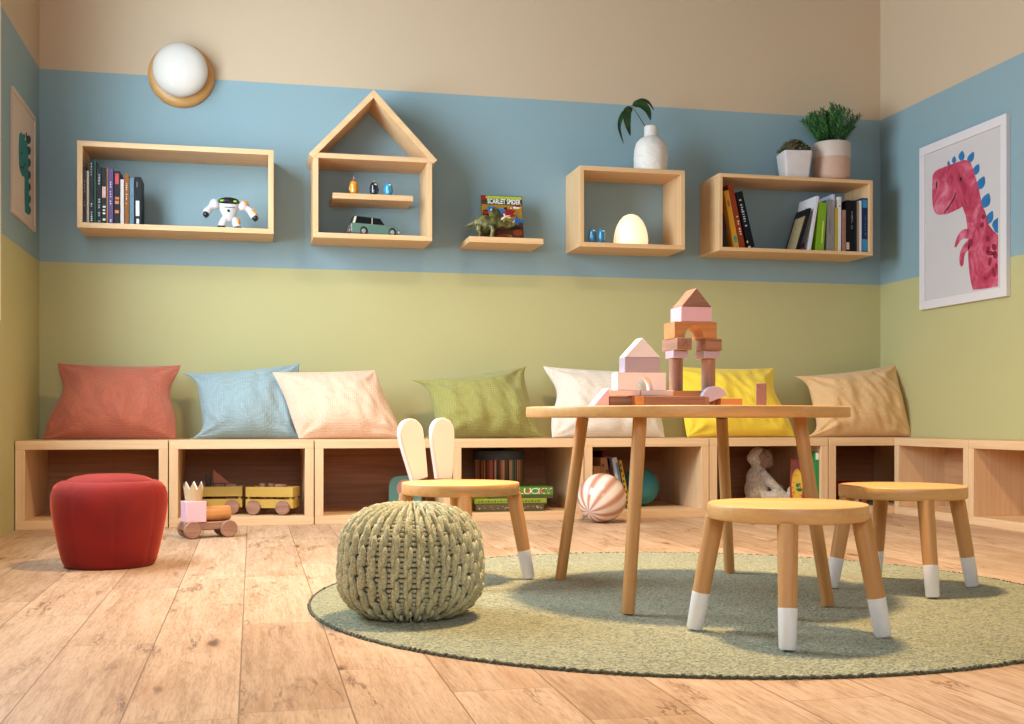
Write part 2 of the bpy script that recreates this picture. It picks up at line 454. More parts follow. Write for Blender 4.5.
# backrest faces the camera's right; ears stand in a row on the rear left of the seat
rzw = math.radians(-6)
for (px, yy, tilt, sc) in ((419.0, 3.355, -.20, 1.0), (443.5, 3.385, -.01, 1.0)):
    X, _ = at(px, 481, yy)
    d = Vector((X - p[0], yy - p[1]))
    d = Matrix.Rotation(-rzw, 2) @ d
    b = MB(); b.prism([(x * sc, z * sc) for x, z in ear_poly()], -.010, .010)
    e = b.build('backrest_ear', ear_paint, rab, bevel=.003, seg=3, sharp=40)
    e.location = (d.x, d.y, .279 - RUGH); e.rotation_euler = Euler((-.05, tilt, math.radians(30) - rzw), 'XYZ')
    e['label'] = 'white rabbit ear board'

# ------------------------------------------------------------------ poufs
yarn = NT('olive_heather_yarn'); v = yarn.coords()
yn = yarn.noise(v, 230, 3, .7); yn2 = yarn.noise(v, 700, 2); yn3 = yarn.noise(v, 14, 3)
yc = yarn.ramp(yarn.math('ADD', yarn.math('MULTIPLY', yn, .7), yarn.math('MULTIPLY', yn3, .3)), [(0.34, '8f8960'), (0.5, 'bdb68c'), (0.66, 'e4ddb9')])
yarn.set(Base_Color=yc, Roughness=.95, Sheen_Weight=.3); yarn.bump(yarn.math('ADD', yn, yn2), .7, .003)
yarnd = fabric('pouf_inner_knit', '8d875c', 260, .6, .3)
R0, H0 = .158, .1235
def prof(q):   # q 0..1 bottom centre to top centre
    a = -PI / 2 + PI * q; e = 2 / 2.9; c, s_ = math.cos(a), math.sin(a)
    r = R0 * (abs(c) ** e); z = H0 * (abs(s_) ** e) * (1 if s_ >= 0 else -1)
    return r * (1 - .03 * (z / H0)), z + H0
q_len = [0.0]; QS = [k / 400 for k in range(401)]
for k in range(1, 401):
    r0, z0 = prof(QS[k - 1]); r1, z1 = prof(QS[k]); q_len.append(q_len[-1] + math.hypot(r1 - r0, z1 - z0))
TOT = q_len[-1]
def at_len(l):
    l = min(max(l, 0), TOT); lo = 0
    while lo < 399 and q_len[lo + 1] < l: lo += 1
    return prof(QS[lo] + (l - q_len[lo]) / max(1e-9, q_len[lo + 1] - q_len[lo]) / 400)
px_, py_ = cam_to_world(-.517, 5.96, UR)
b = MB(); b.lathe([(max(r - .010, 0), z + (.006 if z < H0 else -.006)) for r, z in (prof(k / 40) for k in range(41))], 72, mi=1)
NC = 36; SL = .046; ROWS = int(TOT / SL)
for c in range(NC):
    ph0 = 2 * PI * c / NC
    for row in range(ROWS):
        lc = (row + .5 + (.5 if c % 2 else 0)) * SL
        if lc + SL * .3 > TOT: continue
        r, z = at_len(lc)
        if r < .022: continue
        ra, za = at_len(lc - .004); rb, zb_ = at_len(lc + .004)
        tang = Vector((rb - ra, 0, zb_ - za)).normalized(); nrm = Vector((tang.z, 0, -tang.x))
        wid = 2 * PI * r / NC
        # one long strand per stitch, lower end tucked under the one below, leaning the same way all round
        Rz = Matrix.Rotation(ph0, 3, 'Z')
        for sgn in (-1, 1):
            ax3 = (tang + nrm * .13 + Vector((0, 1, 0)) * (.05 + .03 * sgn)).normalized()
            side = ax3.cross(nrm).normalized(); nn = side.cross(ax3).normalized()
            M = Matrix((side, ax3, nn)).transposed()
            cpos = Vector((r, sgn * wid * .15, z)) + nrm * (.0005 * sgn) + tang * (SL * .22 * sgn)
            b.ball(Rz @ cpos, (wid * .235, SL * .56 * random.uniform(.95, 1.08), .0085), Rz @ M, 9, 8)
        # cross strands in the groove beside the column
        for q in (-.36, -.12, .12, .36):
            r2, z2 = at_len(lc + q * SL)
            Rz2 = Matrix.Rotation(ph0 + PI / NC, 3, 'Z')
            M = Matrix((tang, Vector((0, 1, 0)), nrm)).transposed()
            b.ball(Rz2 @ (Vector((r2, 0, z2)) - nrm * .0060), (.0046, wid * .36, .0042), Rz2 @ M, 7, 5)
pouf = b.build('knitted_pouf', [yarn.m, yarnd], None, loc=(px_, py_, RUGH + .002), sharp=180)
tag(pouf, 'chunky knitted olive green pouf on the rug edge', 'pouf')

velvet = NT('red_velvet'); v = velvet.coords()
vn = velvet.noise(v, 7, 4, .6); lw = velvet.n('ShaderNodeLayerWeight', i={'Blend': .35}).outputs['Facing']
velvet.set(Base_Color=velvet.ramp(vn, [(0.3, '740b08'), (0.7, '8a110b')]), Roughness=.85, Sheen_Weight=.6, Sheen_Roughness=.35, Sheen_Tint=lin('ff7a50'))
velvet.bump(velvet.noise(v, 260, 3), .15, .002)
rx, ry = cam_to_world(-2.78, 8.05)
rp = thing('velvet_pouf', 'squat red velvet pouf in front of the left bench cubes', 'pouf', (rx, ry, 0), .2); rp.scale = (.97, .97, 1)
NS = 8
def facet(a, amp):
    u = (a * NS / (2 * PI)) % 1.0
    return 1 - amp * (1 - abs(math.sin(PI * u)) ** .35)
prf = [(0, 0), (.125, 0), (.138, .004), (.147, .022), (.157, .062), (.167, .108), (.1755, .155), (.180, .195), (.1785, .222), (.172, .243), (.162, .256), (.150, .2625), (.138, .264)]
b = MB()
def pouf_r(i, a, r, z): return r * (1 - (.035 if z > .02 else .0) * 0) * facet(a, .022 if z > .004 else .006)
b.lathe(prf + [(.134, .258)], 160, fn=lambda a, z: facet(a, .02 if z > .002 else .004))
b.build('cover', velvet.m, rp, sharp=60)
b = MB(); b.lathe([(0, .20), (.136, .20), (.139, .255), (.128, .268), (.108, .2765), (.07, .283), (0, .286)], 128, fn=lambda a, z: 1 - .006 * math.cos(a * NS))
b.build('seat_top', velvet.m, rp, sharp=60)
b = MB(); b.lathe([(0, .0), (.13, .0), (.13, .004), (0, .004)], 64); b.build('base', plain('black_base', '1a1412', .7), rp)

# ------------------------------------------------------------------ cushions
def pillow(label, corners, Yb, lean, T, mat, seed, pleats=0.006, sag=(.22, .035, .03, .2), ear=0):
    L = math.radians(lean); zb = BTOP + .001
    n = Vector((0, -math.cos(L), math.sin(L))); P0 = Vector((0, Yb, zb)); C0 = Vector((0, 0, CH))
    pleats *= 1.25
    pts = []
    for px, py in corners:
        d = ray(px, py); k = n.dot(P0 - C0) / n.dot(d); q = C0 + d * k
        pts.append((q.x, (q.z - zb) / math.cos(L)))
    xc = sum(q[0] for q in pts) / 4
    TL, TR, BR, BL = [Vector((q[0] - xc, max(q[1], .0))) for q in pts]
    BL.y = max(BL.y, .001); BR.y = max(BR.y, .001)
    N = 56
    def surf(side):
        def fn(i, j):
            u = 2 * i - 1; v = 2 * j - 1
            # cluster samples at the rim
            u = math.copysign(1 - (1 - abs(u)) ** 1.35, u); v = math.copysign(1 - (1 - abs(v)) ** 1.35, v)
            a = (u + 1) / 2; c = (v + 1) / 2
            lo = BL.lerp(BR, a); hi = TL.lerp(TR, a); p = lo.lerp(hi, c)
            w = (BR - BL).length / 2; h = (TL - BL).length / 2
            p.x -= math.copysign(1, u) * w * (sag[0] if u < 0 else sag[3]) * (abs(u) ** 2.2) * ((1 - abs(v) ** 6) if ear else math.exp(-((v - .25) / .55) ** 2) * (1 - abs(v) ** 5))
            if v > 0: p.y -= h * 2 * sag[1] * (v ** 2.5) * (1 - u * u)
            else: p.y -= 0
            if v < 0: p.y += .001 * (abs(v) ** 3) * (1 - u * u)
            t = T * ((1 - abs(u) ** 2.4) ** .62) * ((1 - abs(v) ** 2.4) ** .62)
            t *= 1.12 - .22 * v
            wr = 0
            # creases running out of each corner
            for cu, cv in ((-1, -1), (1, -1), (-1, 1), (1, 1)):
                du, dv = u - cu, v - cv; dist = math.hypot(du, dv)
                an = math.atan2(dv * -cv, du * -cu)
                fall = math.exp(-(dist / .75) ** 2) * min(1, dist / .15)
                wr += fall * math.sin(an * 9 + seed * 1.7 + cu * 2 + 2.2 * noise.noise(Vector((u * 2, v * 2, seed)))) * .8
            # loose pleats along the bottom and right
            pn = noise.noise(Vector((p.x * 17 + seed * 5, p.y * 5.5, seed * 3.1)))
            pn2 = noise.noise(Vector((p.x * 34 + p.y * 18, p.y * 12, seed * 7.7)))
            wr += (1.1 * pn + .55 * pn2) * (0.55 + .6 * (1 - c) + .35 * a)
            rim = (1 - abs(u) ** 6) * (1 - abs(v) ** 6)
            t = t + pleats * wr * rim
            if side > 0: y = -t
            else: y = t * .55
            return Vector((p.x, y, p.y))
        return fn
    b = MB(); b.grid(surf(1), N, N); b.grid(surf(-1), N, N)
    bmesh.ops.remove_doubles(b.bm, verts=b.bm.verts[:], dist=.0004)
    o = b.build('cushion', mat, None, sharp=180)
    sub = o.modifiers.new('Sub', 'SUBSURF'); sub.levels = 1; sub.render_levels = 1
    o.location = (xc, Yb, zb); o.rotation_euler = (-L, 0, 0)
    return tag(o, label, 'cushion', 'cushions on the bench')
PY = 5.40
pillow('rust red cushion leaning in the left corner', [(57.5, 363), (181, 365), (176, 440), (43, 440.5)], PY, 20, .085, fabric('rust_weave', 'b0604a', 95, .6), 1, .011, (.15, .035, .03, .14))
pillow('dusty blue cushion beside the rust red one', [(181, 373), (300, 363), (300, 439), (190, 440)], PY + .03, 22, .09, fabric('blue_weave', '8ea3aa', 95, .6), 2, .0115, (.27, .05, .03, .03), 1)
pillow('pale peach cushion overlapping the blue one', [(272, 372), (375, 370), (404, 439), (299, 441)], PY - .06, 20, .085, fabric('peach_weave', 'e0bba2', 110, .5), 3, .0095, (.04, .02, .03, .02))
pillow('olive green cushion between the peach and white ones', [(410, 380), (527, 366), (544, 437), (423, 439)], PY, 21, .095, fabric('green_weave', '93904e', 95, .6), 4, .012, (.27, .05, .03, .10), 1)
pillow('off-white cushion behind the left of the table', [(543, 366), (656, 371), (665, 438), (552, 439)], PY, 20, .085, fabric('white_linen', 'dccfc2', 140, .4), 5, .009, (.18, .035, .03, .1))
pillow('bright yellow cushion behind the block tower', [(672, 366), (773.5, 368), (795, 436.5), (687, 438)], PY, 20, .085, fabric('yellow_cotton', 'f0cc3a', 160, .35), 6, .013, (.08, .03, .03, .13))
pillow('tan cushion in the right corner of the bench', [(793, 376), (898, 364), (915, 437), (806, 437)], PY - .01, 21, .09, fabric('tan_linen', 'ddb27e', 150, .4), 7, .013, (.25, .05, .03, .08), 1)
#PART2
# ------------------------------------------------------------------ wall shelves
SY = 5.42; SD = WALL_B - SY - .001; ST = .0235
def box_shelf(name, label, pl, pr, zt, zb, t=ST):
    x0, x1 = ax(pl, SY), ax(pr, SY); w = x1 - x0; h = zt - zb
    o = thing(name, label, 'shelf', ((x0 + x1) / 2, SY, zb), 0, 'box shelves on the back wall')
    b = MB(); b.box((-w / 2, 0, h - t), (w / 2, SD, h)); b.build('top_panel', shelfwood('X'), o, bevel=.001)
    b = MB(); b.box((-w / 2, 0, 0), (w / 2, SD, t)); b.build('bottom_panel', shelfwood('X'), o, bevel=.001)
    for s in (-1, 1):
        xa, xb = sorted((s * w / 2, s * (w / 2 - t)))
        b = MB(); b.box((xa, 0, t), (xb, SD, h - t)); b.build('side_panel', shelfwood('Z'), o, bevel=.001)
    return o, x0, x1, zb + t, zt
def zz(px, py): return at(px, py, SY)[1]
S1 = box_shelf('box_shelf', 'long open box shelf holding dark books and a white toy robot', 76.9, 273.7, 1.683, 1.300)
HT = (zz(313.2, 152.5) + zz(432.4, 157.8)) / 2; HB = (zz(313.2, 238.2) + zz(431.8, 240.2)) / 2
S2 = box_shelf('house_shelf', 'house-shaped wall shelf with a pitched roof and toy car', 313.2, 432.2, HT, HB)
S2[0]['category'] = 'shelf'
S3T = (zz(579.3, 165.8) + zz(685, 170)) / 2; S3B = (zz(579.3, 247) + zz(685, 249)) / 2
S3 = box_shelf('box_shelf', 'small open box shelf with glowing night light under the white vase', 579.8, 685, S3T, S3B, .0215)
S4T = (zz(719.3, 173.3) + zz(872.8, 180)) / 2; S4B = (zz(719.3, 251.3) + zz(872.8, 254.6)) / 2
S4 = box_shelf('box_shelf', 'open box shelf of books with two potted plants on top', 719.3, 872.8, S4T, S4B, .018)
# roof of the house shelf
hs = S2[0]; hx = hs.location.x; hz0 = HB
apx, apz = at(373.8, 89.6, SY); lx, lz = at(308.2, 158, SY); rx_, rz_ = at(437.8, 157.0, SY)
lx2, lz2 = at(311.3, 163.9, SY)
def loc(p): return (p[0] - hx, p[1] - hz0)
A = loc((apx, apz)); hwid = (S2[2] - S2[1]) / 2; topz = HT - HB
ang = math.atan2(A[1] - topz - .002, hwid + .012); tt = .026
sn, cs = math.sin(ang), math.cos(ang)
Ls = (hwid + .022) / cs
for s in (-1, 1):
    # board: outer line from apex down; inner offset perpendicular
    o1 = (A[0], A[1]); o2 = (A[0] + s * Ls * cs, A[1] - Ls * sn)
    i2 = (o2[0] - s * tt * sn, o2[1] - tt * cs); i1 = (A[0], A[1] - tt / cs)
    b = MB(); b.prism([o1, o2, i2, i1], -.0015, SD); b.build('roof_board', shelfwood('X'), hs, bevel=.001)
# inner ledge
a0 = at(332.7, 192.8, SY + .045); a1 = at(413.1, 195.5, SY + .045); lt = .026
ledge = thing('wall_ledge', 'small wooden ledge inside the house shelf under three tiny figures', 'ledge', ((a0[0] + a1[0]) / 2, SY + .045, (a0[1] + a1[1]) / 2 - lt))
w = (a1[0] - a0[0]) / 2
b = MB(); b.box((-w, 0, 0), (w, WALL_B - SY - .046, lt)); b.build('board', shelfwood('X'), ledge, bevel=.001)
LZ = ledge.location.z + lt
a0 = at(469.3, 236.0, SY); a1 = at(543.5, 238.7, SY)
ledge2 = dup(ledge, (0, 0, 0), 0, 'floating wooden ledge under the comic book and toy dinosaur')
for c in list(ledge2.children): bpy.data.objects.remove(c)
ledge2.location = ((a0[0] + a1[0]) / 2, SY, (a0[1] + a1[1]) / 2 - .027); w = (a1[0] - a0[0]) / 2
b = MB(); b.box((-w, 0, 0), (w, SD, .027)); b.build('board', shelfwood('X'), ledge2, bevel=.001)
L2Z = ledge2.location.z + .027

# ------------------------------------------------------------------ books
def book(label, xl, xr, zb, h, yf, dep, cover, lean=0.0, mark=None, marks=(), group=None, pages='e6dcc8', name='book', rough=.45, yaw=0.0, extra=None):
    th = abs(xr - xl)
    ox = xr if lean > 0 else xl
    o = thing(name, label, 'book', (ox, yf, zb), 0, group)
    o.rotation_euler = Euler((0, math.radians(lean), math.radians(yaw)), 'XYZ')
    a0, a1 = (-th, 0) if lean > 0 else (0, th)
    c = .0022 if th > .009 else th * .2
    m = plain('cover_' + cover, tuple(int(int(cover[i:i + 2], 16) * (.8 if int(cover[i:i + 2], 16) < 70 else .95)) for i in (0, 2, 4)), rough, .05, Specular_IOR_Level=.2)
    b = MB(); b.box((a0, 0, 0), (a1, .003, h)); b.box((a0, .003, 0), (a0 + c, dep, h)); b.box((a1 - c, .003, 0), (a1, dep, h))
    b.build('cover', m, o)
    b = MB(); b.box((a0 + c, .003, .003), (a1 - c, dep - .003, h - .003)); b.build('page_block', plain('pages_' + pages, pages, .8, .05, 200), o)
    if marks:
        b = MB()
        for z0, z1, f0, f1 in marks:
            b.box((a0 + th * f0, -.0005, h * z0), (a0 + th * f1, 0.0, h * z1))
        b.build('spine_lettering', plain('print_' + mark, mark, .5, .02), o)
    if extra:
        col, ms = extra
        b = MB()
        for z0, z1, f0, f1 in ms: b.box((a0 + th * f0, -.0006, h * z0), (a0 + th * f1, 0.0, h * z1))
        b.build('spine_picture', plain('print_' + col, col, .5, .25, 60), o)
    return o
def letters(z0, z1, f0=.3, f1=.7, n=9, seed=0):
    r = random.Random(seed); out = []; st = (z1 - z0) / n
    for k in range(n):
        if r.random() < .12: continue
        out.append((z0 + st * k, z0 + st * (k + .35 + .35 * r.random()), f0 + .05 * r.random(), f1 - .12 * r.random()))
    return out
YB = 5.437
G1 = 'books in the long box shelf'
def px_book(label, c0, c1, ct, ox, oy, sc, zb, col, group, dep=.165, lean=0, yf=YB, **kw):
    x0, x1 = ax(ox + c0 / sc, yf), ax(ox + c1 / sc, yf)
    z = at(ox + (c0 + c1) / 2 / sc, oy + ct / sc, yf)[1]
    h = (z - zb) / math.cos(math.radians(lean))
    th = (x1 - x0) * math.cos(math.radians(lean))
    if lean > 0: x0 = x1 - th
    else: x1 = x0 + th
    return book(label, x0 + .0004, x1 - .0004, zb + .0006, h, yf, dep, col, lean, group=group, **kw)
L1 = (75, 155, 9.056, S1[3])
for i, (lab, c0, c1, ct, col, dep, kw) in enumerate([
    ('thin black paperback at the left end of the long box shelf', 74, 103, 115, '1b181a', .16, dict(mark='8a7a6a', marks=letters(.3, .8, .35, .6, 8, 1))),
    ('thin beige book between black spines in the long box shelf', 105, 128, 145, 'b8a88a', .16, {}),
    ('tallest navy black book in the long box shelf, white lettering', 130, 169, 35, '191d2b', .17, dict(mark='c9c9c9', marks=letters(.03, .32, .3, .72, 9, 2) + letters(.74, .95, .3, .6, 5, 3))),
    ('thin dark green book beside the tallest navy one', 171, 193, 52, '23472f', .17, {}),
    ('black book with grey vertical lettering in long box shelf', 196, 240, 105, '141518', .165, dict(mark='a5a5a0', marks=letters(.03, .45, .3, .75, 9, 4) + letters(.68, .95, .3, .75, 5, 5))),
    ('black book with pale pink and teal picture spine', 243, 284, 115, '1a211f', .16, dict(mark='d8d8d0', marks=letters(.05, .34, .15, .85, 5, 6), extra=('d8a9a0', [(.46, .66, .05, .9)]))),
    ('thin rust brown book against the purple spine', 285, 300, 120, 'a8683e', .16, {}),
    ('purple book with white lettering in the long box shelf', 302, 347, 120, '5d4b7c', .165, dict(mark='d3cbe0', marks=letters(.35, .78, .3, .65, 10, 7) + [(.03, .08, .35, .65)])),
    ('dark red and orange flame spined book in the long box shelf', 355, 407, 145, '2b1313', .16, dict(mark='c8282c', marks=[(.75, .95, .15, .8)], extra=('d8742c', letters(.2, .55, .1, .9, 4, 8)))),
    ('white spined short book in the long box shelf', 411, 443, 222, 'ddd6d0', .15, {}),
    ('orange brown book with pale lettering in long box shelf', 448, 488, 172, '98571f', .16, dict(mark='e8c89a', marks=letters(.4, .85, .35, .65, 10, 9))),
    ('grey blue slim book near the right of the row', 493, 534, 210, '6b8796', .15, dict(mark='4d6674', marks=[(.6, .615, 0, 1), (.1, .4, .4, .6)])),
    ('black book with white picture at the right end of the row', 538, 598, 200, '12161a', .16, dict(extra=('e6e4e0', [(.18, .5, .2, .75), (.02, .12, .3, .7)]), mark='74505a', marks=[(.78, .9, .3, .5)]))]):
    px_book(lab, c0, c1, ct, *L1[:3], L1[3], col, G1, dep, **kw)

G4 = 'books in the right box shelf'
L4 = (700, 175, 9.05); z4 = S4[3]
for lab, b0, b1, ct, lean, col, kw in [
    ('grey blue picture book against the left side of right shelf', 212, 236, 300, 0, '3d4252', dict(dep=.14, yf=YB + .05)),
    ('orange yellow book leaning left in the right box shelf', 312, 358, 150, -11.6, 'cf8f33', dict(extra=('2f8f77', [(.08, .2, .2, .8)]), mark='7a4a1c', marks=[(.72, .82, .3, .7)])),
    ('red brown book with pale lettering leaning left in right shelf', 364, 412, 96, -12.2, '8a3f1c', dict(mark='e6c8a0', marks=letters(.2, .56, .45, .8, 9, 11))),
    ('black book with silver lettering leaning left in right shelf', 434, 500, 165, -13.6, '14151a', dict(mark='b4b4b8', marks=letters(.38, .88, .25, .6, 12, 12), extra=('d8b890', [(.0, .03, .05, .4), (.09, .13, .0, .2)])))]:
    kw.setdefault('dep', .17)
    px_book(lab, b0, b1, ct, *L4, z4, col, G4, lean=lean, **kw)
L5 = (775, 185, 9.657)
right_books = [
    ('dark framed picture book with tan cover leaning in right shelf', 214, 234, 222, 17.5, '15171a', dict(dep=.15)),
    ('large white book leaning behind the tan picture cover', 318, 346, 107, 9.5, 'e4dfe0', dict(dep=.19)),
    ('bright green thick book standing in the right box shelf', 394, 470, 172, 4.4, '7fa82a', dict(dep=.15, mark='c9d860', marks=[(.15, .62, .62, .76)])),
    ('tall lavender white book behind the grey spine', 554, 574, 90, .4, 'c5c6dc', dict(dep=.19, yf=YB + .012)),
    ('grey beige book beside the bright green one', 500, 553, 142, .8, '8b8682', dict(dep=.16, mark='4a4644', marks=letters(.3, .7, .35, .6, 8, 14))),
    ('thin yellow book beside the grey beige one', 582, 604, 222, .4, 'bfa23c', dict(dep=.15)),
    ('tall thin white book right of the yellow one', 606, 637, 115, .4, 'e2dcd4', dict(dep=.17, mark='b8504a', marks=[(.82, .84, .2, .8)])),
    ('short pinkish brown book in the right box shelf', 648, 684, 242, 0, 'a5796a', dict(dep=.14, mark='6a4a40', marks=letters(.2, .9, .4, .65, 10, 15))),
    ('thick black book with pale label in right box shelf', 688, 764, 150, 0, '101214', dict(dep=.165, mark='9a8f96', marks=letters(.45, .84, .65, .85, 10, 16), extra=('cbb49a', [(.04, .18, 0, .38)]))),
    ('black teal book beside the thick black one', 766, 790, 150, 0, '1c2a2e', dict(dep=.16)),
    ('tan spined book near the right side of right shelf', 791, 812, 166, 0, 'a88a70', dict(dep=.16)),
    ('thin white book beside the blue one', 814, 836, 152, 0, 'e6e2dc', dict(dep=.16)),
    ('deep blue book at the right end of right shelf', 838, 896, 127, 0, '153a5c', dict(dep=.165, mark='9cc4dc', marks=letters(.3, .7, .55, .65, 12, 17), extra=('2f86b4', [(.02, .24, .05, .95), (.82, .97, .1, .9)])))]
for lab, b0, b1, ct, lean, col, kw in right_books:
    o = px_book(lab, b0, b1, ct, *L5, z4, col, G4, lean=lean, **kw)
    if 'tan cover' in lab:
        th = .0001; h = .2
        b = MB(); hh_ = [c for c in o.children if c.name.startswith('cover')][0].dimensions.z
        tx = -abs(ax(L5[0] + b1 / L5[2], YB) - ax(L5[0] + b0 / L5[2], YB)) * math.cos(math.radians(lean)) + .0004 * 2
        b.box((tx - .0012, .022, hh_ * .02), (tx - .0001, .132, hh_ * .82))
        b.build('cover_picture', plain('tan_cover_print', 'a8916a', .5, .2, 40), o)
    if 'large white' in lab:
        hh_ = .26
        tx = -abs(ax(L5[0] + b1 / L5[2], YB) - ax(L5[0] + b0 / L5[2], YB)) * math.cos(math.radians(lean)) + .0008
        b = MB()
        for y0, y1, z0, z1 in ((.05, .14, .02, .045), (.09, .10, .2, .235), (.10, .13, .205, .215)):
            b.box((tx - .0008, y0, z0), (tx, y1, z1))
        b.build('cover_print', plain('red_print', 'b0506a', .5, .1), o)

# ------------------------------------------------------------------ comic book, toys on the ledges
cxm = 503.2; yc = 5.545
cx0, cx1 = ax(482.3, yc), ax(523.9, yc); cwid = cx1 - cx0; chh = .232
comic = thing('comic_book', 'colourful comic book propped upright behind the toy dinosaur', 'comic book', ((cx0 + cx1) / 2, yc, L2Z + .0006)); comic.rotation_euler = (math.radians(-10), 0, 0)
def patch(b, poly, y=-.0012, mi=0, t=.0009): b.prism([((x - .5) * cwid, z * chh) for x, z in poly], y, y + t, mi=mi); return b
b = MB(); b.box((-cwid / 2, -.0002, 0), (cwid / 2, .004, chh)); b.build('pages', plain('comic_cover_base', '4a3a20', .35, .4, 60), comic)
cc = [plain('comic_' + c, c, .3, .3, 90) for c in ('a87c26', '2a72ae', '9c2420', '1a1414', 'a8482a', 'e6e0d8', 'b8c03a', '5f3418')]
b = MB()
rr = random.Random(3)
def blob(cx, cz, rx, rz, mi, y, n=9, j=.35):
    patch(b, [(cx + rx * (1 + j * (rr.random() - .5)) * math.cos(2 * PI * k / n), cz + rz * (1 + j * (rr.random() - .5)) * math.sin(2 * PI * k / n)) for k in range(n)], y, mi)
patch(b, [(0.01, .42), (.99, .42), (.99, .80), (.01, .80)], -.0006, 0, .0004)
patch(b, [(.3, .02), (.99, .02), (.99, .38), (.3, .3)], -.0007, 7, .0005)
patch(b, [(.01, .93), (.99, .93), (.99, .99), (.01, .99)], -.0008, 6, .0006); patch(b, [(.01, .90), (.12, .90), (.12, .995), (.01, .995)], -.0012, 2, .001)
for a in ((.25, .70, .12, .07, 1), (.45, .67, .12, .06, 1), (.45, .53, .10, .07, 1), (.86, .45, .14, .08, 1), (.1, .58, .09, .11, 3), (.1, .62, .07, .04, 2), (.68, .62, .2, .09, 2),
          (.62, .60, .16, .07, 3), (.66, .58, .06, .08, 5), (.88, .62, .1, .06, 0), (.85, .2, .12, .07, 4), (.55, .1, .2, .06, 4), (.63, .08, .09, .07, 5), (.75, .3, .2, .04, 3), (.85, .78, .1, .03, 2), (.86, .745, .09, .02, 5)):
    blob(*a, -.0010 - .00012 * rr.random())
for k in range(26): blob(rr.uniform(.06, .94), rr.uniform(.05, .78), rr.uniform(.015, .05), rr.uniform(.012, .035), rr.choice((1, 2, 3, 3, 5, 0, 7)), -.0013 - .0002 * rr.random(), 7, .7)
b.build('cover_art', cc, comic)
def text(name, body, size, mat, parent, loc, rot=(PI / 2, 0, 0), extrude=.0004, sx=1.0, align='CENTER'):
    cu = bpy.data.curves.new(name, 'FONT'); cu.body = body; cu.size = size; cu.extrude = extrude; cu.align_x = align; cu.align_y = 'CENTER'; cu.offset = size * .02
    t = bpy.data.objects.new(name + '_type', cu); COL.objects.link(t); bpy.context.view_layer.update()
    me = bpy.data.meshes.new_from_object(t.evaluated_get(bpy.context.evaluated_depsgraph_get()))
    bpy.data.objects.remove(t); bpy.data.curves.remove(cu)
    me.materials.clear(); me.materials.append(mat)
    o = bpy.data.objects.new(name, me); COL.objects.link(o)
    o.parent = parent; o.location = loc; o.rotation_euler = rot; o.scale = (sx, 1, 1); return o
text('title_lettering', 'SCARLET SPIDER', .034, plain('comic_title_white', 'f0ece6', .4, .02), comic, (.011, -.0016, chh * .865), sx=.66)

def voxel(o, size, smooth=6):
    r = o.modifiers.new('Remesh', 'REMESH'); r.mode = 'VOXEL'; r.voxel_size = size; r.use_smooth_shade = True
    s = o.modifiers.new('Smooth', 'SMOOTH'); s.factor = .5; s.iterations = smooth
    return o
# toy dinosaur (horned, frilled), facing right
mp = mpp(5.5, 490) / 10.35
def T(cx, cy): return ((cx - 335) * mp, (532 - cy) * mp)
dx_, _ = at(455 + 335 / 10.35, 236, 5.5)
dino = thing('toy_dinosaur', 'olive horned and frilled toy dinosaur in front of the comic book', 'toy dinosaur', (dx_, 5.47, L2Z + .0008), math.radians(-8)); dino.scale = (1.1, 1.1, 1.28)
b = MB()
def D(cx, cy, y=0): p_ = T(cx, cy); return (p_[0], y, p_[1])
b.ball(D(300, 420), (.040, .026, .034)); b.ball(D(360, 415), (.028, .024, .030)); b.ball(D(255, 425), (.026, .022, .026))
b.tube([D(270, 410), D(215, 405), (D(170, 420)), D(130, 437), D(92, 432)], [.022, .015, .009, .005, .002], 12)
b.tube([D(370, 410), D(420, 410), D(450, 415)], [.022, .020, .017], 12)
b.tube([D(440, 405), D(490, 418), D(540, 425), D(585, 418)], [.018, .016, .012, .007], 14)
for s in (-1, 1):
    b.tube([D(245, 440, s * .016), D(238, 480, s * .020), D(255, 508, s * .020), D(250, 534, s * .020)], [.017, .012, .008, .0095], 10)
    b.tube([D(365, 440, s * .016), D(372, 480, s * .021), D(362, 508, s * .021), D(366, 534, s * .021)], [.014, .010, .008, .0095], 10)
hide = NT('dino_hide'); v = hide.coords(rand=False); hn = hide.noise(v, 38, 5, .6)
hide.set(Base_Color=hide.ramp(hn, [(.36, '2c2a14'), (.5, '55522a'), (.66, '857a40')]), Roughness=.4); hide.bump(hide.noise(v, 300, 2), .4, .001)
voxel(b.build('body', hide.m, dino), .0028, 4)
b = MB()
fr = Matrix.Rotation(math.radians(-28), 4, 'Y'); fr.translation = Vector(D(415, 355))
fr = Matrix.Translation(Vector(D(415, 365))) @ Matrix.Rotation(math.radians(-52), 4, 'Z') @ Matrix.Rotation(math.radians(-22), 4, 'Y')
b.lathe([(0, -.004), (.024, -.004), (.034, -.001), (.036, .003), (.030, .006), (0, .008)], 40, M=fr @ Matrix.Rotation(PI / 2, 4, 'Y') @ Matrix.Diagonal((1.15, .95, 1, 1)), fn=lambda a, z: 1 + .05 * math.cos(a * 12))
b.build('frill', hide.m, dino)
b = MB()
for s in (-1, 1): b.tube([D(455, 385, s * .010), D(490, 360, s * .014), D(535, 352, s * .016)], [.0055, .004, .0008], 10)
b.tube([D(555, 412), D(572, 395), D(580, 380)], [.004, .003, .0008], 10)
b.build('horns', plain('horn_bone', 'cfc0a0', .4), dino)
b = MB()
for s in (-1, 1): b.ball(D(478, 398, s * .0155), .0032, seg=12, rings=8)
b.build('eyes', plain('amber_eye', 'e0a020', .2), dino)

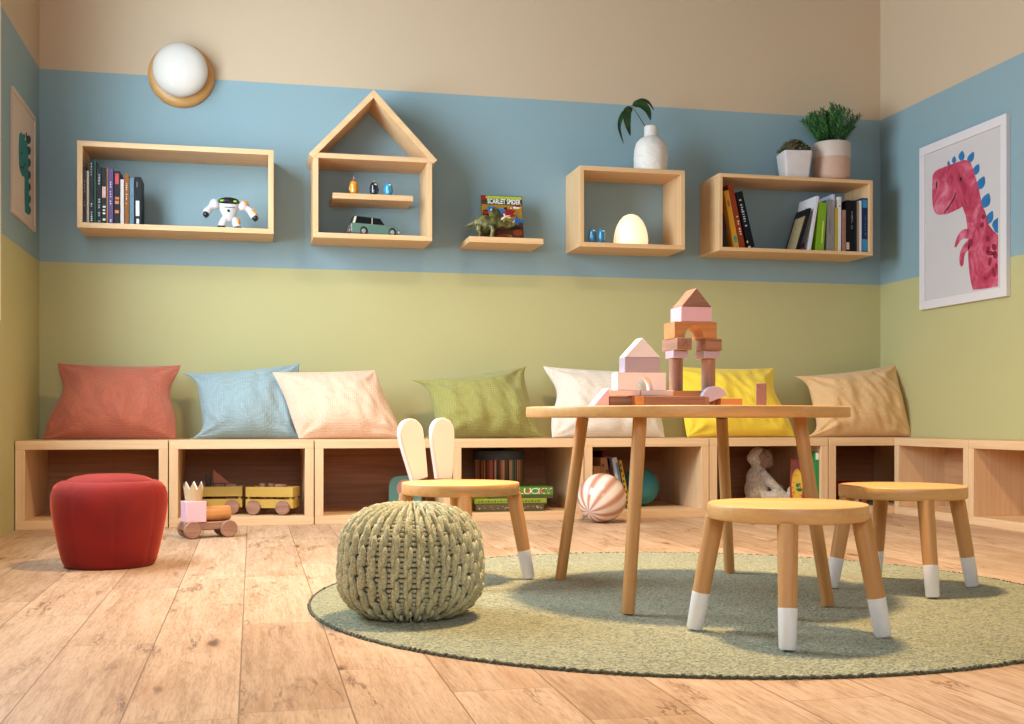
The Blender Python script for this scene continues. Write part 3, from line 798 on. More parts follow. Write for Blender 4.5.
# tiny round figures
def figure(label, px, base, h, w, col, Y=5.50, patch_='e8e4dc', top=None, group='tiny round figures on the shelves'):
    x = ax(px, Y)
    o = thing('toy_figure', label, 'toy figure', (x, Y, base + .0006), 0, group); r = w / 2
    b = MB()
    b.lathe([(0, h * .08), (r * .7, h * .08), (r * .95, h * .16), (r, h * .4), (r * .99, h * .7), (r * .86, h * .87), (r * .55, h * .96), (0, h * .99)], 32)
    b.build('body', plain('glossy_' + col, col, .2, .03, Coat_Weight=.6), o)
    for s in (-1, 1):
        b = MB(); b.ball((s * r * .45, -r * .15, h * .06), (r * .36, r * .5, h * .06), seg=14, rings=8); b.build('foot', plain('glossy_' + col, col, .2), o)
        b = MB(); b.ball((s * r * .98, 0, h * .42), (r * .18, r * .3, h * .2), seg=12, rings=8); b.build('arm', plain('glossy_' + col, col, .2), o)
    b = MB(); b.ball((r * .15, -r * .74, h * .78), (r * .5, r * .2, h * .085), seg=14, rings=8); b.build('face', plain('figure_face_' + patch_, patch_, .35), o)
    if top:
        b = MB()
        if top == 'comb':
            b.ball((0, 0, h * 1.0), (r * .42, r * .34, h * .09), mi=0, seg=14, rings=8)
            b.tube([(0, 0, h * 1.02), (.001, 0, h * 1.18), (.0015, 0, h * 1.38)], [r * .2, r * .16, r * .04], 8, mi=1)
        else:
            b.tube([(0, 0, h * .95), (0, 0, h * 1.06), (.0005, 0, h * 1.14)], [r * .18, r * .14, r * .04], 8, mi=2)
        b.build('crest', [plain('crest_red', 'b8242a', .3), plain('crest_grey', '8d8788', .5), plain('crest_tan', 'd0a070', .5)], o)
    return o
figure('tiny yellow figure with a red crest on the house ledge', 353.8, LZ, .066, .039, 'd98f1c', patch_='b8a88c', top='comb')
figure('tiny black figure between the yellow and blue ones', 374.0, LZ, .063, .038, '17171f', top='tuft')
figure('tiny blue figure at the right of the house ledge', 388.3, LZ, .063, .038, '2d8fb4')
figure('tiny blue figure nearest the left side of the night light shelf', 592.3, S3[3], .074, .036, '1f6f92', Y=5.45)
figure('tiny blue figure just left of the glowing night light', 601.5, S3[3], .074, .036, '2679a0', Y=5.45)

# toy estate car, nose to the right
mp = mpp(5.52, 370) / 9.31
def Cq(cx, cy): return ((cx - 490) * mp, (632 - cy) * mp)
car = thing('toy_car', 'green toy estate car on the floor of the house shelf', 'toy car', (ax(372.5, 5.52), 5.52, S2[3] + .0006), math.radians(7)); car.scale = (1, 1, 1.16)
cg = plain('car_green', '647f71', .25, .03, Coat_Weight=.6); cw = .041
def poly(pts): return [Cq(*p_) for p_ in pts]
b = MB(); b.prism(poly([(272, 610), (268, 545), (280, 532), (575, 540), (705, 552), (722, 562), (718, 612), (690, 618), (600, 618), (440, 616), (330, 614)]), -cw, cw); b.build('body', cg, car, bevel=.004, seg=3)
b = MB(); b.prism(poly([(284, 534), (306, 478), (322, 473), (545, 486), (592, 541)]), -cw * .86, cw * .86); b.build('cabin', plain('car_glass', '1a1d1d', .12, .02), car, bevel=.003)
b = MB(); b.prism(poly([(302, 479), (322, 472), (548, 485), (552, 489), (540, 489), (322, 478)]), -cw * .88, cw * .88)
b.build('roof', plain('car_roof_grey', '5a6a60', .3), car)
b = MB()
for p0 in ([(288, 532), (306, 481), (326, 481), (310, 533)], [(466, 538), (468, 486), (474, 486), (473, 539)]): b.prism(poly(p0), -cw * .875, cw * .875)
b.build('roof_pillars', plain('car_cream', 'd9d2b8', .3), car)
for s in (-1, 1):
    for wx, wy in ((388, 606), (658, 610)):
        c_ = Cq(wx, wy)
        b = MB(); M = Matrix.Rotation(PI / 2, 4, 'X'); M.translation = Vector((c_[0], s * cw * .98 + .006, .0185))
        b.lathe([(0, 0), (.014, 0), (.0182, .003), (.0182, .009), (.014, .012), (0, .012)], 28, M=M)
        o = b.build('wheel', plain('tyre_black', '141414', .6), car)
        b = MB(); M = Matrix.Rotation(PI / 2, 4, 'X'); M.translation = Vector((c_[0], s * (cw * .98) + s * .0065 + .0012, .0185))
        b.lathe([(0, 0), (.0085, 0), (.0098, .0012), (.0085, .0024), (0, .0024)], 24, M=M); b.build('hubcap', plain('hub_silver', 'c8c8c4', .25, .02, Metallic=.6), o)
chrome = plain('car_chrome', 'cfd2d2', .2, .02, Metallic=.8)
for xx in (Cq(262, 0)[0], Cq(724, 0)[0]):
    b = MB(); b.box((xx - .003, -cw * 1.02, .014), (xx + .003, cw * 1.02, .022)); b.build('bumper', chrome, car, bevel=.001)
for s in (-1, 1):
    b = MB(); c_ = Cq(718, 570); b.ball((c_[0], s * cw * .74, c_[1]), (.003, .007, .008), seg=14, rings=8); b.build('headlight', plain('lamp_glass', 'e8e4d4', .15), car)
    b = MB(); c_ = Cq(268, 560); b.box((c_[0] - .002, s * cw * .8 - .004, c_[1] - .012), (c_[0] + .001, s * cw * .8 + .004, c_[1] + .006)); b.build('tail_light', plain('tail_red', 'a03028', .3), car)

# white toy robot
k_ = mpp(5.5, 230) / 9.31
rob = thing('toy_robot', 'white toy robot with orange shoulder in the long box shelf', 'toy robot', (ax(155 + 688 / 9.31, 5.47), 5.455, S1[3] + .0006), math.radians(6))
def Rq(cx, cy, y=0): return ((cx - 688) * k_, y, (447 - cy) * k_)
rw = plain('robot_white', 'cfcbcc', .3, .02, Coat_Weight=.3); rdk = plain('robot_black', '1b1c1e', .25); ror = plain('robot_orange', 'dd8a20', .35)
b = MB(); b.lathe([(0, .030), (.012, .031), (.022, .042), (.034, .068), (.045, .092), (.048, .106), (.044, .118), (.034, .126), (0, .129)], 40, M=Matrix.Diagonal((1, .68, 1, 1)))
b.build('torso', rw, rob)
b = MB(); b.ball(Rq(686, 203, -.018), (.047, .024, .018)); o = b.build('head_visor', rdk, rob)
b = MB()
for cx in (618, 738): b.ball(Rq(cx, 208, -.038), (.009, .004, .0045), seg=12, rings=8)
b.build('eye', plain('robot_eye', '8fd62a', .3), o)
b = MB()
for q in range(9): b.box((-.026 + q * .0058, -.0325, .0895), (-.026 + q * .0058 + .0042, -.031, .0925))
M = Matrix.Rotation(PI / 2, 4, 'X'); M.translation = Vector((-.004, -.026, .076)); b.lathe([(.0045, 0), (.0062, 0), (.0062, .002), (.0045, .002)], 20, M=M)
b.build('chest_print', rdk, rob)
for s, sh, el, ha in ((-1, (560, 232), (503, 283), (485, 325)), (1, (812, 235), (880, 275), (920, 335))):
    b = MB(); b.ball(Rq(sh[0], sh[1], -.004), (.024, .022, .025)); b.tube([Rq(*sh, -.004), Rq(*el, -.010)], [.016, .014], 14)
    b.tube([Rq(*el, -.010), Rq(*ha, -.018)], [.017, .020], 16)
    arm = voxel(b.build('robot_arm', rw, rob), .003, 3)
    b = MB(); b.ball(Rq(ha[0] + 4 * s, ha[1] + 12, -.021), (.014, .014, .014))
    for q in (-.007, 0, .007): b.tube([Rq(ha[0] + 4 * s, ha[1] + 20, -.024 + q), Rq(ha[0] + 2 * s, ha[1] + 42, -.03 + q)], [.0045, .0035], 8)
    b.build('hand', rdk, arm)
    b = MB()
    if s > 0: b.ball(Rq(836, 212, -.006), (.019, .018, .012), M=Matrix.Rotation(math.radians(25), 3, 'Y')); b.tube([Rq(893, 275, -.024), Rq(930, 318, -.030)], [.008, .008], 10)
    else: b.ball(Rq(545, 214, .002), (.013, .014, .008))
    b.build('orange_armour', ror, arm)
for s, t0, t1 in ((-1, (648, 365), (620, 432)), (1, (742, 365), (765, 432))):
    b = MB(); b.tube([Rq(*t0), Rq((t0[0] + t1[0]) / 2, 400), Rq(*t1)], [.015, .018, .017], 18); b.ball(Rq(*t0), .015)
    leg = b.build('leg', rw, rob)
    b = MB(); b.ball(Rq(t1[0], 440, -.008), (.019, .024, .0068)); b.build('foot', rdk, leg)
    if s > 0: b = MB(); b.ball(Rq(772, 385, -.006), (.010, .012, .018)); b.build('orange_armour', ror, leg)

# glowing night light: plain dome
nl = thing('night_light', 'glowing cream dome night light inside the small box shelf', 'lamp', (ax(630.5, 5.52), 5.515, S3[3] + .0006))
b = MB(); b.lathe([(0, 0), (.078, 0), (.084, .008), (.086, .028), (.082, .062), (.073, .095), (.058, .125), (.038, .148), (.017, .158), (0, .160)], 48); b.build('shade', glow('night_light_glow', 'ffe3b8', .8), nl)
b = MB(); b.lathe([(0, -.0004), (.078, -.0004), (.078, .006), (0, .006)], 48); b.build('base', plain('night_light_base', 'd9cdb8', .5), nl)

# vase with one leafy sprig
vz = S3[4] + .0006; vx = ax(650.8, 5.50); vm = mpp(5.50, 650) / 8.516
vase = thing('vase', 'white faceted bottle vase on top of the small box shelf', 'vase', (vx, 5.50, vz), .3); vase.scale = (1, 1, 1.19)
b = MB(); R_ = 145 * vm
b.lathe([(0, 0), (R_ * .96, 0), (R_, .012), (R_ * 1.0, .06), (R_ * .97, .095), (R_ * .86, .122), (R_ * .62, .140), (R_ * .42, .148), (R_ * .40, .152), (R_ * .40, .188), (R_ * .37, .192), (R_ * .30, .192), (R_ * .30, .150)], 72,
        fn=lambda a, z: 1 + (.025 * noise.noise(Vector((math.cos(a) * 2.2, math.sin(a) * 2.2, z * 22))) if .004 < z < .142 else 0))
cer = NT('white_ceramic'); v = cer.coords(rand=False)
fv = cer.n('ShaderNodeTexVoronoi', feature='DISTANCE_TO_EDGE', i={'Vector': v, 'Scale': 22.0}).outputs['Distance']
fe = cer.n('ShaderNodeMapRange', i={0: fv, 1: 0.0, 2: 0.05, 3: 0.0, 4: 1.0}).outputs[0]
cer.set(Base_Color=cer.mix(fe, lin('d6cabd'), lin('ded6cc')), Roughness=.55); cer.bump(cer.n('ShaderNodeTexVoronoi', i={'Vector': v, 'Scale': 22.0}).outputs['Distance'], .35, .006)
b.build('vessel', cer.m, vase, sharp=60)
leafm = NT('dark_leaf'); v = leafm.coords(rand=False); leafm.set(Base_Color=leafm.ramp(leafm.noise(v, 30, 3), [(.35, '10250f'), (.65, '24481c')]), Roughness=.35, Coat_Weight=.2)
def leaf(b, pts, width, up=(0, -1, .25), n=14, mi=0, fold=.25):
    pts = [Vector(p) for p in pts]
    def cr(t):
        m_ = (len(pts) - 1) * t; k = min(int(m_), len(pts) - 2); f = m_ - k
        p0, p1, p2, p3 = pts[max(k - 1, 0)], pts[k], pts[k + 1], pts[min(k + 2, len(pts) - 1)]
        return .5 * ((2 * p1) + (p2 - p0) * f + (2 * p0 - 5 * p1 + 4 * p2 - p3) * f * f + (3 * p1 - p0 - 3 * p2 + p3) * f ** 3)
    U = Vector(up).normalized()
    def fn(i, j):
        p = cr(i); tn = (cr(min(i + .02, 1)) - cr(max(i - .02, 0))).normalized(); sd = tn.cross(U).normalized(); nn = sd.cross(tn).normalized()
        w = width * (math.sin(PI * min(1, i ** .75)) ** .85 if 0 < i < 1 else 0.02) * .5
        u = (j - .5) * 2
        return p + sd * u * w + nn * (abs(u) * w * fold)
    b.grid(fn, n, 5)
    b.grid(lambda i, j: fn(i, j) + Vector((0, .0008, -.0004)), n, 5)
sprig = thing('leaf_sprig', 'drooping dark green leafy sprig standing in the white vase', 'plant', (vx, 5.50, vz)); sprig.scale = (1, 1, 1.03)
def V(cx, cy, y=0.0): return ((cx - 393) * vm, y, (668 - cy) * vm)
b = MB(); b.tube([(.0, 0, .06), V(390, 345), V(345, 300, -.002), V(290, 225, -.008), V(212, 128, -.014)], [.0022, .0022, .002, .002, .0016], 8); b.build('stem', plain('leaf_stem', '2c3a1c', .5), sprig)
for pts, w_ in (([V(222, 150, -.012), V(170, 190, -.02), V(168, 290, -.028), V(194, 388, -.03)], .043),
                ([V(212, 148, -.012), V(140, 205, -.008), V(108, 310, -.006), V(150, 446, -.002)], .022),
                ([V(220, 128, -.014), V(285, 120, -.022), V(345, 170, -.028), V(374, 252, -.03)], .045),
                ([V(225, 126, -.012), V(300, 82, -.006), V(372, 92, 0), V(424, 152, .004)], .020)):
    b = MB(); leaf(b, pts, w_); b.build('leaf', leafm.m, sprig, sharp=180)

# potted plants on the right shelf
pz = S4[4] + .0006; pm = mpp(5.52, 810) / 8.04
def pot_soil(o, r, z, square=False):
    b = MB()
    if square: b.box((-r, -r, z - .01), (r, r, z))
    else: b.lathe([(0, z - .01), (r, z - .01), (r, z), (0, z + .002)], 32)
    return b.build('soil', plain('potting_soil', '2c2018', .9, .3, 90, bump=.6), o)
sq = thing('potted_succulent', 'square white pot of dark brown succulent on right shelf', 'potted plant', (ax(794.3, 5.50), 5.50, pz), math.radians(-8))
rt, rb_ = .074, .060; ph = .135
b = MB()
def ring(r, z, e=.012, n=4):
    pts = []
    for cx, cy, a0 in ((1, 1, 0), (-1, 1, PI / 2), (-1, -1, PI), (1, -1, 3 * PI / 2)):
        for k in range(n + 1):
            a = a0 + PI / 2 * k / n; pts.append((cx * (r - e) + e * math.cos(a), cy * (r - e) + e * math.sin(a), z))
    return pts
rings = [ring(rb_ * .97, 0), ring(rb_, .004), ring(rt, ph), ring(rt - .003, ph + .002), ring(rt - .006, ph), ring(rt - .008, ph - .02)]
nn_ = len(rings[0]); vs = [p_ for r_ in rings for p_ in r_]; fs = [tuple(range(nn_))[::-1]]
for k in range(len(rings) - 1):
    for j in range(nn_): fs.append((k * nn_ + j, k * nn_ + (j + 1) % nn_, (k + 1) * nn_ + (j + 1) % nn_, (k + 1) * nn_ + j))
b._new(vs, fs); b.build('pot', plain('pale_concrete', 'cdc3bf', .7, .08, 30, bump=.15), sq, sharp=50)
pot_soil(sq, rt - .008, ph - .012, True)
b = MB(); r_ = random.Random(5)
for k in range(64):
    rr_ = math.sqrt(r_.random()) * (rt + .004); a = r_.random() * 2 * PI; c_ = Vector((rr_ * math.cos(a), rr_ * math.sin(a), ph - .006 + .062 * (1 - (rr_ / (rt + .006)) ** 2)))
    for q in range(9):
        an = q * 2.4; el = .25 + .14 * q; L_ = .024 * (1.15 - .06 * q)
        d = Vector((math.cos(an) * math.cos(el), math.sin(an) * math.cos(el), math.sin(el)))
        M = d.to_track_quat('Z', 'Y').to_matrix(); b.ball(c_ + d * L_ * .45, (.0046, .003, L_ * .55), M, 6, 5, mi=r_.choice((0, 0, 1)))
b.build('succulent_leaves', [plain('succulent_green', '4c4a26', .5, .3, 60), plain('succulent_brown', '5e3a24', .5, .3, 60)], sq, sharp=180)
rp2 = thing('potted_herb', 'round two-tone pot of spiky green plant on right shelf', 'potted plant', (ax(831.5, 5.51), 5.51, pz))
RR = 150 * pm; hp = .198
b = MB()
b.lathe([(0, 0), (RR * .78, 0), (RR * .92, .008), (RR * .99, .028), (RR, .05), (RR, hp * .60)], 64, mi=1)
b.lathe([(RR, hp * .60), (RR, hp - .004), (RR - .003, hp), (RR - .007, hp), (RR - .009, hp - .03)], 64, mi=0)
b.build('pot', [plain('pot_cream', 'cdbcae', .6, .06, 30), plain('pot_blush', 'c4a08a', .65, .06, 30)], rp2, sharp=60)
pot_soil(rp2, RR - .009, hp - .014)
b = MB(); r_ = random.Random(11)
for k in range(54):
    a = r_.random() * 2 * PI; sp = r_.random() ** .8; el = math.radians(90 - 37 * sp); L_ = .172 + .045 * r_.random() - .040 * sp
    base = Vector((.045 * sp * math.cos(a), .045 * sp * math.sin(a), hp - .016)); d = Vector((math.cos(a) * math.cos(el), math.sin(a) * math.cos(el), math.sin(el)))
    curve = lambda t: base + d * L_ * t + Vector((0, 0, .012 * t * (1 - t) * 2)) - Vector((0, 0, .012 * sp * t * t))
    b.tube([curve(0), curve(.5), curve(1)], [.0018, .0013, .0006], 5, mi=2)
    for q in range(11):
        t = .22 + .078 * q
        for s in range(3):
            an = s * 2.09 + q * 1.1; o1 = d.orthogonal().normalized(); o2 = d.cross(o1)
            dd = (d * .95 + (o1 * math.cos(an) + o2 * math.sin(an)) * .62).normalized(); l2 = .036 * (1 - .3 * q / 10)
            p0 = curve(t); M = dd.to_track_quat('Z', 'Y').to_matrix(); b.ball(p0 + dd * l2 * .5, (.0034, .0014, l2 * .55), M, 5, 5, mi=r_.choice((0, 0, 1)))
b.build('spiky_leaves', [plain('herb_green', '27582a', .45, .25, 40), plain('herb_light', '4c8038', .45, .25, 40), plain('herb_stem', '38502a', .6)], rp2, sharp=180)

# ------------------------------------------------------------------ wall lamp
lx_, lz_ = at(181.4, 76.2, WALL_B)
lamp = thing('wall_lamp', 'round opal globe wall lamp on a wooden disc', 'lamp', (lx_, WALL_B, lz_))
Mf = Matrix.Rotation(PI / 2, 4, 'X')
b = MB(); b.lathe([(0, .0005), (.150, .0005), (.151, .004), (.150, .014), (.142, .030), (.130, .040), (0, .040)], 96, M=Mf); b.build('back_disc', wood('lamp_disc_', 'd6a566', 'b98244', 'X', .4, 40, .7), lamp, sharp=50)
b = MB(); b.ball((0, -.088, .004), (.124, .072, .124), seg=64, rings=32); b.build('globe', glow('opal_glass', 'd9d1c8', .03), lamp)
b.bm if False else None

# ------------------------------------------------------------------ framed pictures
def framed(name, label, X, sgn, quad, fw, art, paper, frame_col, dep=.022):
    # quad: (near-wall-back px/py) left-top, right-top, right-bottom, left-bottom on plane X-offset
    xf = X - sgn * dep
    pts = [at_x(px, py, xf) for px, py in quad]
    y0 = (pts[0][0] + pts[3][0]) / 2; y1 = (pts[1][0] + pts[2][0]) / 2
    z1 = (pts[0][1] + pts[1][1]) / 2; z0 = (pts[2][1] + pts[3][1]) / 2
    ya, yb = min(y0, y1), max(y0, y1)
    o = thing(name, label, 'picture', (X - sgn * .0005, (ya + yb) / 2, (z0 + z1) / 2)); hy = (yb - ya) / 2; hz = (z1 - z0) / 2
    b = MB()
    def bx(y0_, y1_, z0_, z1_, d0, d1):
        xs = sorted((-sgn * d0, -sgn * d1)); b.box((xs[0], y0_, z0_), (xs[1], y1_, z1_))
    bx(-hy, hy, hz - fw, hz, 0, dep); bx(-hy, hy, -hz, -hz + fw, 0, dep); bx(-hy, -hy + fw, -hz + fw, hz - fw, 0, dep); bx(hy - fw, hy, -hz + fw, hz - fw, 0, dep)
    b.build('frame', plain(frame_col + '_frame', frame_col, .4, .02), o, bevel=.0012)
    b = MB(); bx(-hy + fw, hy - fw, -hz + fw, hz - fw, 0, dep * .55); pp = b.build('print', plain(paper + '_paper', paper, .8, .03, 6), o)
    xa = dep * .55
    lim = (-hy + fw, hy - fw, -hz + fw, hz - fw)
    b = MB()
    for li, (nm, mat, polys) in enumerate(art):
        for k, poly_ in enumerate(polys):
            q = [at_x(px, py, X - sgn * xa) for px, py in poly_]
            q = [(min(max(y - o.location.y, lim[0]), lim[1]), min(max(z - o.location.z, lim[2]), lim[3])) for y, z in q]
            xs = sorted((-sgn * (xa - .0002), -sgn * (xa + .0003 + li * .0003))); b.prism(q, xs[0], xs[1], axis='X', mi=li)
    b.build('dinosaur_drawing', [a[1] for a in art], pp, sharp=60)
    return o
def tipped(cx, cy, rx, ry, rot=0, n=14):
    out = []
    for s in (-1, 1):
        for k in range(n):
            t = k / n if s > 0 else 1 - k / n
            w_ = math.sin(PI * t ** .8) ** .8 if 0 < t < 1 else 0
            x, y = s * rx * w_, ry * (2 * t - 1) * -1
            y = ry - 2 * ry * t
            out.append((cx + x * math.cos(rot) - y * math.sin(rot), cy + x * math.sin(rot) + y * math.cos(rot)))
    return out
def c1(*p): return [(910 + x / 6.58, 105 + y / 6.58) for x, y in p]
def oval(cx, cy, rx, ry, rot=0, n=16, tip=0.0):
    out = []
    for k in range(n):
        a = 2 * PI * k / n; x, y = rx * math.cos(a), ry * math.sin(a) * (1 if math.sin(a) > 0 else 1 + tip)
        out.append((cx + x * math.cos(rot) - y * math.sin(rot), cy + x * math.sin(rot) + y * math.cos(rot)))
    return out
water = NT('pink_watercolour'); v = water.coords(rand=False)
wn = water.noise(v, 9, 5, .6, 1.0); water.set(Base_Color=water.ramp(wn, [(.34, '9c1f3c'), (.5, 'bb3f5a'), (.68, 'd4758a')]), Roughness=.8)
spots = plain('dark_red_spots', '8c1430', .8, .2, 40); spine = plain('watercolour_blue', '1f6fa6', .8, .25, 30); ink = plain('ink_black', '1c1418', .7)
body = c1((150, 465), (163, 440), (185, 424), (245, 400), (300, 380), (355, 362), (382, 364), (400, 380), (420, 430), (438, 495), (456, 560), (475, 660), (495, 700), (520, 790), (550, 828), (580, 853),
          (580, 1193), (500, 1208), (415, 1217), (402, 1165), (394, 1120), (387, 1050), (383, 985), (385, 900), (378, 800), (368, 730), (345, 668), (325, 682), (300, 694), (270, 708), (240, 720), (215, 722), (190, 723), (170, 713), (157, 690), (150, 655), (147, 600), (147, 530))
arm1 = c1((385, 815), (360, 815), (335, 830), (315, 860), (300, 900), (293, 935), (305, 937), (318, 915), (335, 890), (355, 878), (385, 882))
arm2 = c1((400, 880), (375, 895), (350, 925), (332, 965), (325, 1010), (328, 1050), (340, 1066), (353, 1048), (357, 1000), (368, 970), (392, 950))
spk = [c1(*tipped(255, 384, 9, 18)), c1(*tipped(291, 360, 14, 25, .1)), c1(*tipped(341, 334, 20, 34, .12)), c1(*tipped(402, 345, 20, 42, .45)), c1(*tipped(438, 424, 21, 40, .4)), c1(*tipped(470, 512, 26, 48, .42)),
       c1(*tipped(502, 628, 30, 52, .35)), c1(*tipped(526, 740, 24, 48, .4)), c1((540, 792), (548, 765), (580, 740), (580, 845), (560, 835))]
eye = [c1(*oval(336, 487, 7, 15, .15)), c1(*oval(177, 525, 4, 26, .06)), c1((300, 575), (303, 578), (298, 605), (280, 640), (255, 680), (228, 712), (222, 710), (250, 675), (275, 636), (293, 603))]
sp = [c1(*oval(x, y, a, b_, r, 10)) for x, y, a, b_, r in ((515, 880, 14, 22, -.2), (475, 790, 13, 20, .3), (483, 735, 12, 18, .2), (515, 950, 12, 22, .3), (555, 935, 16, 24, -.2), (530, 975, 28, 16, .1), (527, 1030, 12, 30, .2), (562, 985, 16, 28, 0), (553, 1100, 13, 32, -.2), (568, 1060, 8, 20, 0), (400, 905, 16, 26, .1), (497, 1140, 10, 10, 0))]
framed('framed_picture', 'white framed print of a pink dinosaur on the right wall', WALL_R, 1,
       [(919.1, 148.3), (1006.3, 113.4), (1006.3, 297.2), (919.4, 309.1)], .043,
       [('blue_spines', spine, spk), ('dinosaur', water.m, [body, arm1, arm2]), ('red_spots', spots, sp), ('ink_face', ink, eye)], 'c8c0be', 'dcd4d4')
def c2(*p): return [(x / 4.525, 80 + y / 4.525) for x, y in p]
teal = plain('teal_print', '1f7a80', .8, .2, 20); tdk = plain('teal_dark_spines', '14404a', .8)
framed('framed_picture', 'pale framed print of a teal dinosaur on the left wall', WALL_L, -1,
       [(13.2, 87.8), (35.9, 115.5), (35.9, 230.0), (13.2, 215.0)], .020,
       [('dark_spines', tdk, [c2(*oval(128, y, 11, 20, 0)) for y in (270, 320, 375, 430, 485, 540, 590)] + [c2(*oval(108, 258, 4, 16)), c2(*oval(118, 250, 3, 14))]),
        ('dinosaur', teal, [c2((86, 245), (95, 234), (104, 250), (110, 270), (122, 278), (126, 330), (128, 430), (131, 540), (132, 612), (112, 598), (110, 540), (110, 440), (98, 432), (88, 405), (84, 350), (84, 290))]),
        ('ink_face', ink, [c2((86, 372), (92, 388), (102, 396), (112, 372), (114, 378), (104, 404), (92, 398), (85, 380)), c2(*oval(98, 330, 3, 7))])], 'cdbdb0', 'd0b8a8', .012)

# ------------------------------------------------------------------ building blocks on the table
TB = TZ + .0004
def cxp(c): return 580 + c / 5.12
KZ = mpp(2.80, 690) / 5.12
def zc_(cy): return max(0, (624 - cy) * KZ)
pinkm = plain('block_pink', 'e8bccb', .45, .03); whitem = plain('block_white', 'efe6ee', .45, .03); lilacm = plain('block_lilac', 'b3a4b6', .45, .03); palepink = plain('block_pale_pink', 'e8ccc6', .45, .04)
GB = 'building blocks on the play table'
def blk(name, label, x0, x1, z0, z1, y0, dep, mat, bevel=.0012):
    xa, xb = ax(cxp(x0), y0), ax(cxp(x1), y0)
    b = MB(); b.box((0, 0, 0), (xb - xa, dep, z1 - z0 - .0003))
    o = b.build(name, mat, None, bevel=bevel, loc=(xa, y0, TB + z0)); return tag(o, label, 'toy block', GB)
def blkp(name, label, poly_, z0, y0, dep, mat, bevel=.0012, mi=None):
    xa = ax(cxp(poly_[0][0]), y0)
    b = MB(); b.prism([(ax(cxp(c), y0) - xa, z - z0) for c, z in poly_], 0, dep)
    o = b.build(name, mat, None, bevel=bevel, loc=(xa, y0, TB + z0)); return tag(o, label, 'toy block', GB)
def arch(name, label, x0, x1, z0, z1, cxm_, r, y0, dep, mat, zs_=1.6):
    xa, xb, xm = ax(cxp(x0), y0), ax(cxp(x1), y0), ax(cxp(cxm_), y0)
    n = 20; cut = [(xm + r * math.cos(PI - PI * k / n), min(r * zs_, (z1 - z0) * .78) * math.sin(PI * k / n)) for k in range(n + 1)]
    pl = [(xa, 0)] + cut + [(xb, 0), (xb, z1 - z0), (xa, z1 - z0)]
    b = MB()
    # build as strips so the concave face shades cleanly
    H_ = z1 - z0 - .0003; prof_ = [(xa, 0.0)] + [(x, z) for x, z in cut] + [(xb, 0.0)]
    for k in range(len(prof_) - 1):
        (xa_, za_), (xb_, zb_) = prof_[k], prof_[k + 1]
        if xb_ - xa_ < 1e-6: continue
        v = [(xa_ - xa, 0, za_), (xb_ - xa, 0, zb_), (xb_ - xa, 0, H_), (xa_ - xa, 0, H_)]
        vv = v + [(x, dep, z) for x, y, z in v]
        fcs = [(0, 1, 2, 3), (7, 6, 5, 4), (3, 2, 6, 7), (0, 4, 5, 1)]
        if k == 0: fcs.append((0, 3, 7, 4))
        if k == len(prof_) - 2: fcs.append((1, 5, 6, 2))
        b._new(vv, fcs)
    bmesh.ops.remove_doubles(b.bm, verts=b.bm.verts[:], dist=1e-5)
    o = b.build(name, mat, None, loc=(xa, y0, TB + z0)); return tag(o, label, 'toy block', GB)
def column(label, x0, x1, z0, z1, yc_, mat):
    xa, xb = ax(cxp(x0), yc_), ax(cxp(x1), yc_); r = (xb - xa) / 2 * .95
    b = MB(); b.lathe([(0, 0), (r - .001, 0), (r, .001), (r, z1 - z0 - .0013), (r - .001, z1 - z0 - .0003), (0, z1 - z0 - .0003)], 40)
    o = b.build('column_block', mat, None, loc=((xa + xb) / 2, yc_, TB + z0)); return tag(o, label, 'toy block', GB)
# front row
zb0 = .0262
blk('plank_block', 'long walnut plank block lying flat along the front of the castle', 332, 636, 0, zb0, 2.735, .065, walnut('X'))
blk('cube_block', 'tiny walnut block at the right end of the long plank', 637, 662, 0, zb0 - .001, 2.735, .03, walnut('Z'))
blk('flat_block', 'short dark walnut block under the left end of the castle', 152, 281, 0, zb0 - .001, 2.765, .05, walnut('X'))
blk('end_block', 'orange wood end block at the left of the long plank', 283, 331, 0, zb0, 2.735, .065, cherry('Y'))
zs = zb0 + .0145
blk('flat_block', 'pale pink slab under the left foot of the white arch', 152, 310, zb0, zs, 2.750, .05, palepink)
blk('flat_block', 'pale pink slab under the right foot of the white arch', 313, 478, zb0, zs, 2.750, .05, palepink)
arch('arch_block', 'white arch block of the lower left tower', 192, 440, zs, zs + .044, 332, .0215, 2.752, .047, whitem)
za = zs + .044
blk('cuboid_block', 'lilac grey cuboid block on the white arch', 230, 410, za, za + .038, 2.752, .047, lilacm)
zl = za + .038
blkp('roof_block', 'white triangular roof block topping the left tower', [(230, zl), (411, zl), (319, zl + .048)], zl, 2.752, .047, whitem)
blkp('ramp_block', 'pink wedge ramp block at the left edge of the castle', [(68, 0), (149, 0), (149, .046)], 0, 2.755, .053, pinkm)
# right tower
blk('base_block', 'orange wood base block under the two round columns', 452, 700, 0, .0425, 2.835, .062, cherry('X'))
column('walnut column block on the left of the tall tower', 457, 526, .0425, .1265, 2.866, walnut('Z'))
column('walnut column block on the right of the tall tower', 622, 692, .0425, .1265, 2.866, walnut('Z'))
z1 = .1265; z2 = z1 + .0195; z3 = z2 + .031; z4_ = z3 + .0425; z5 = z4_ + .0385
blk('capital_block', 'lilac slab block on the left walnut column', 478, 552, z1, z2, 2.835, .060, lilacm)
blk('capital_block', 'lilac slab block on the right walnut column', 634, 718, z1, z2, 2.835, .060, lilacm)
blk('lintel_block', 'walnut block above the left lilac slab', 497, 573, z2, z3, 2.812, .112, walnut('Y'))
blk('lintel_block', 'walnut block above the right lilac slab', 645, 727, z2, z3, 2.825, .070, walnut('X'))
arch('arch_block', 'orange wood arch block bridging the tall tower', 485, 700, z3, z4_, 585, .0258, 2.823, .080, cherry('X'))
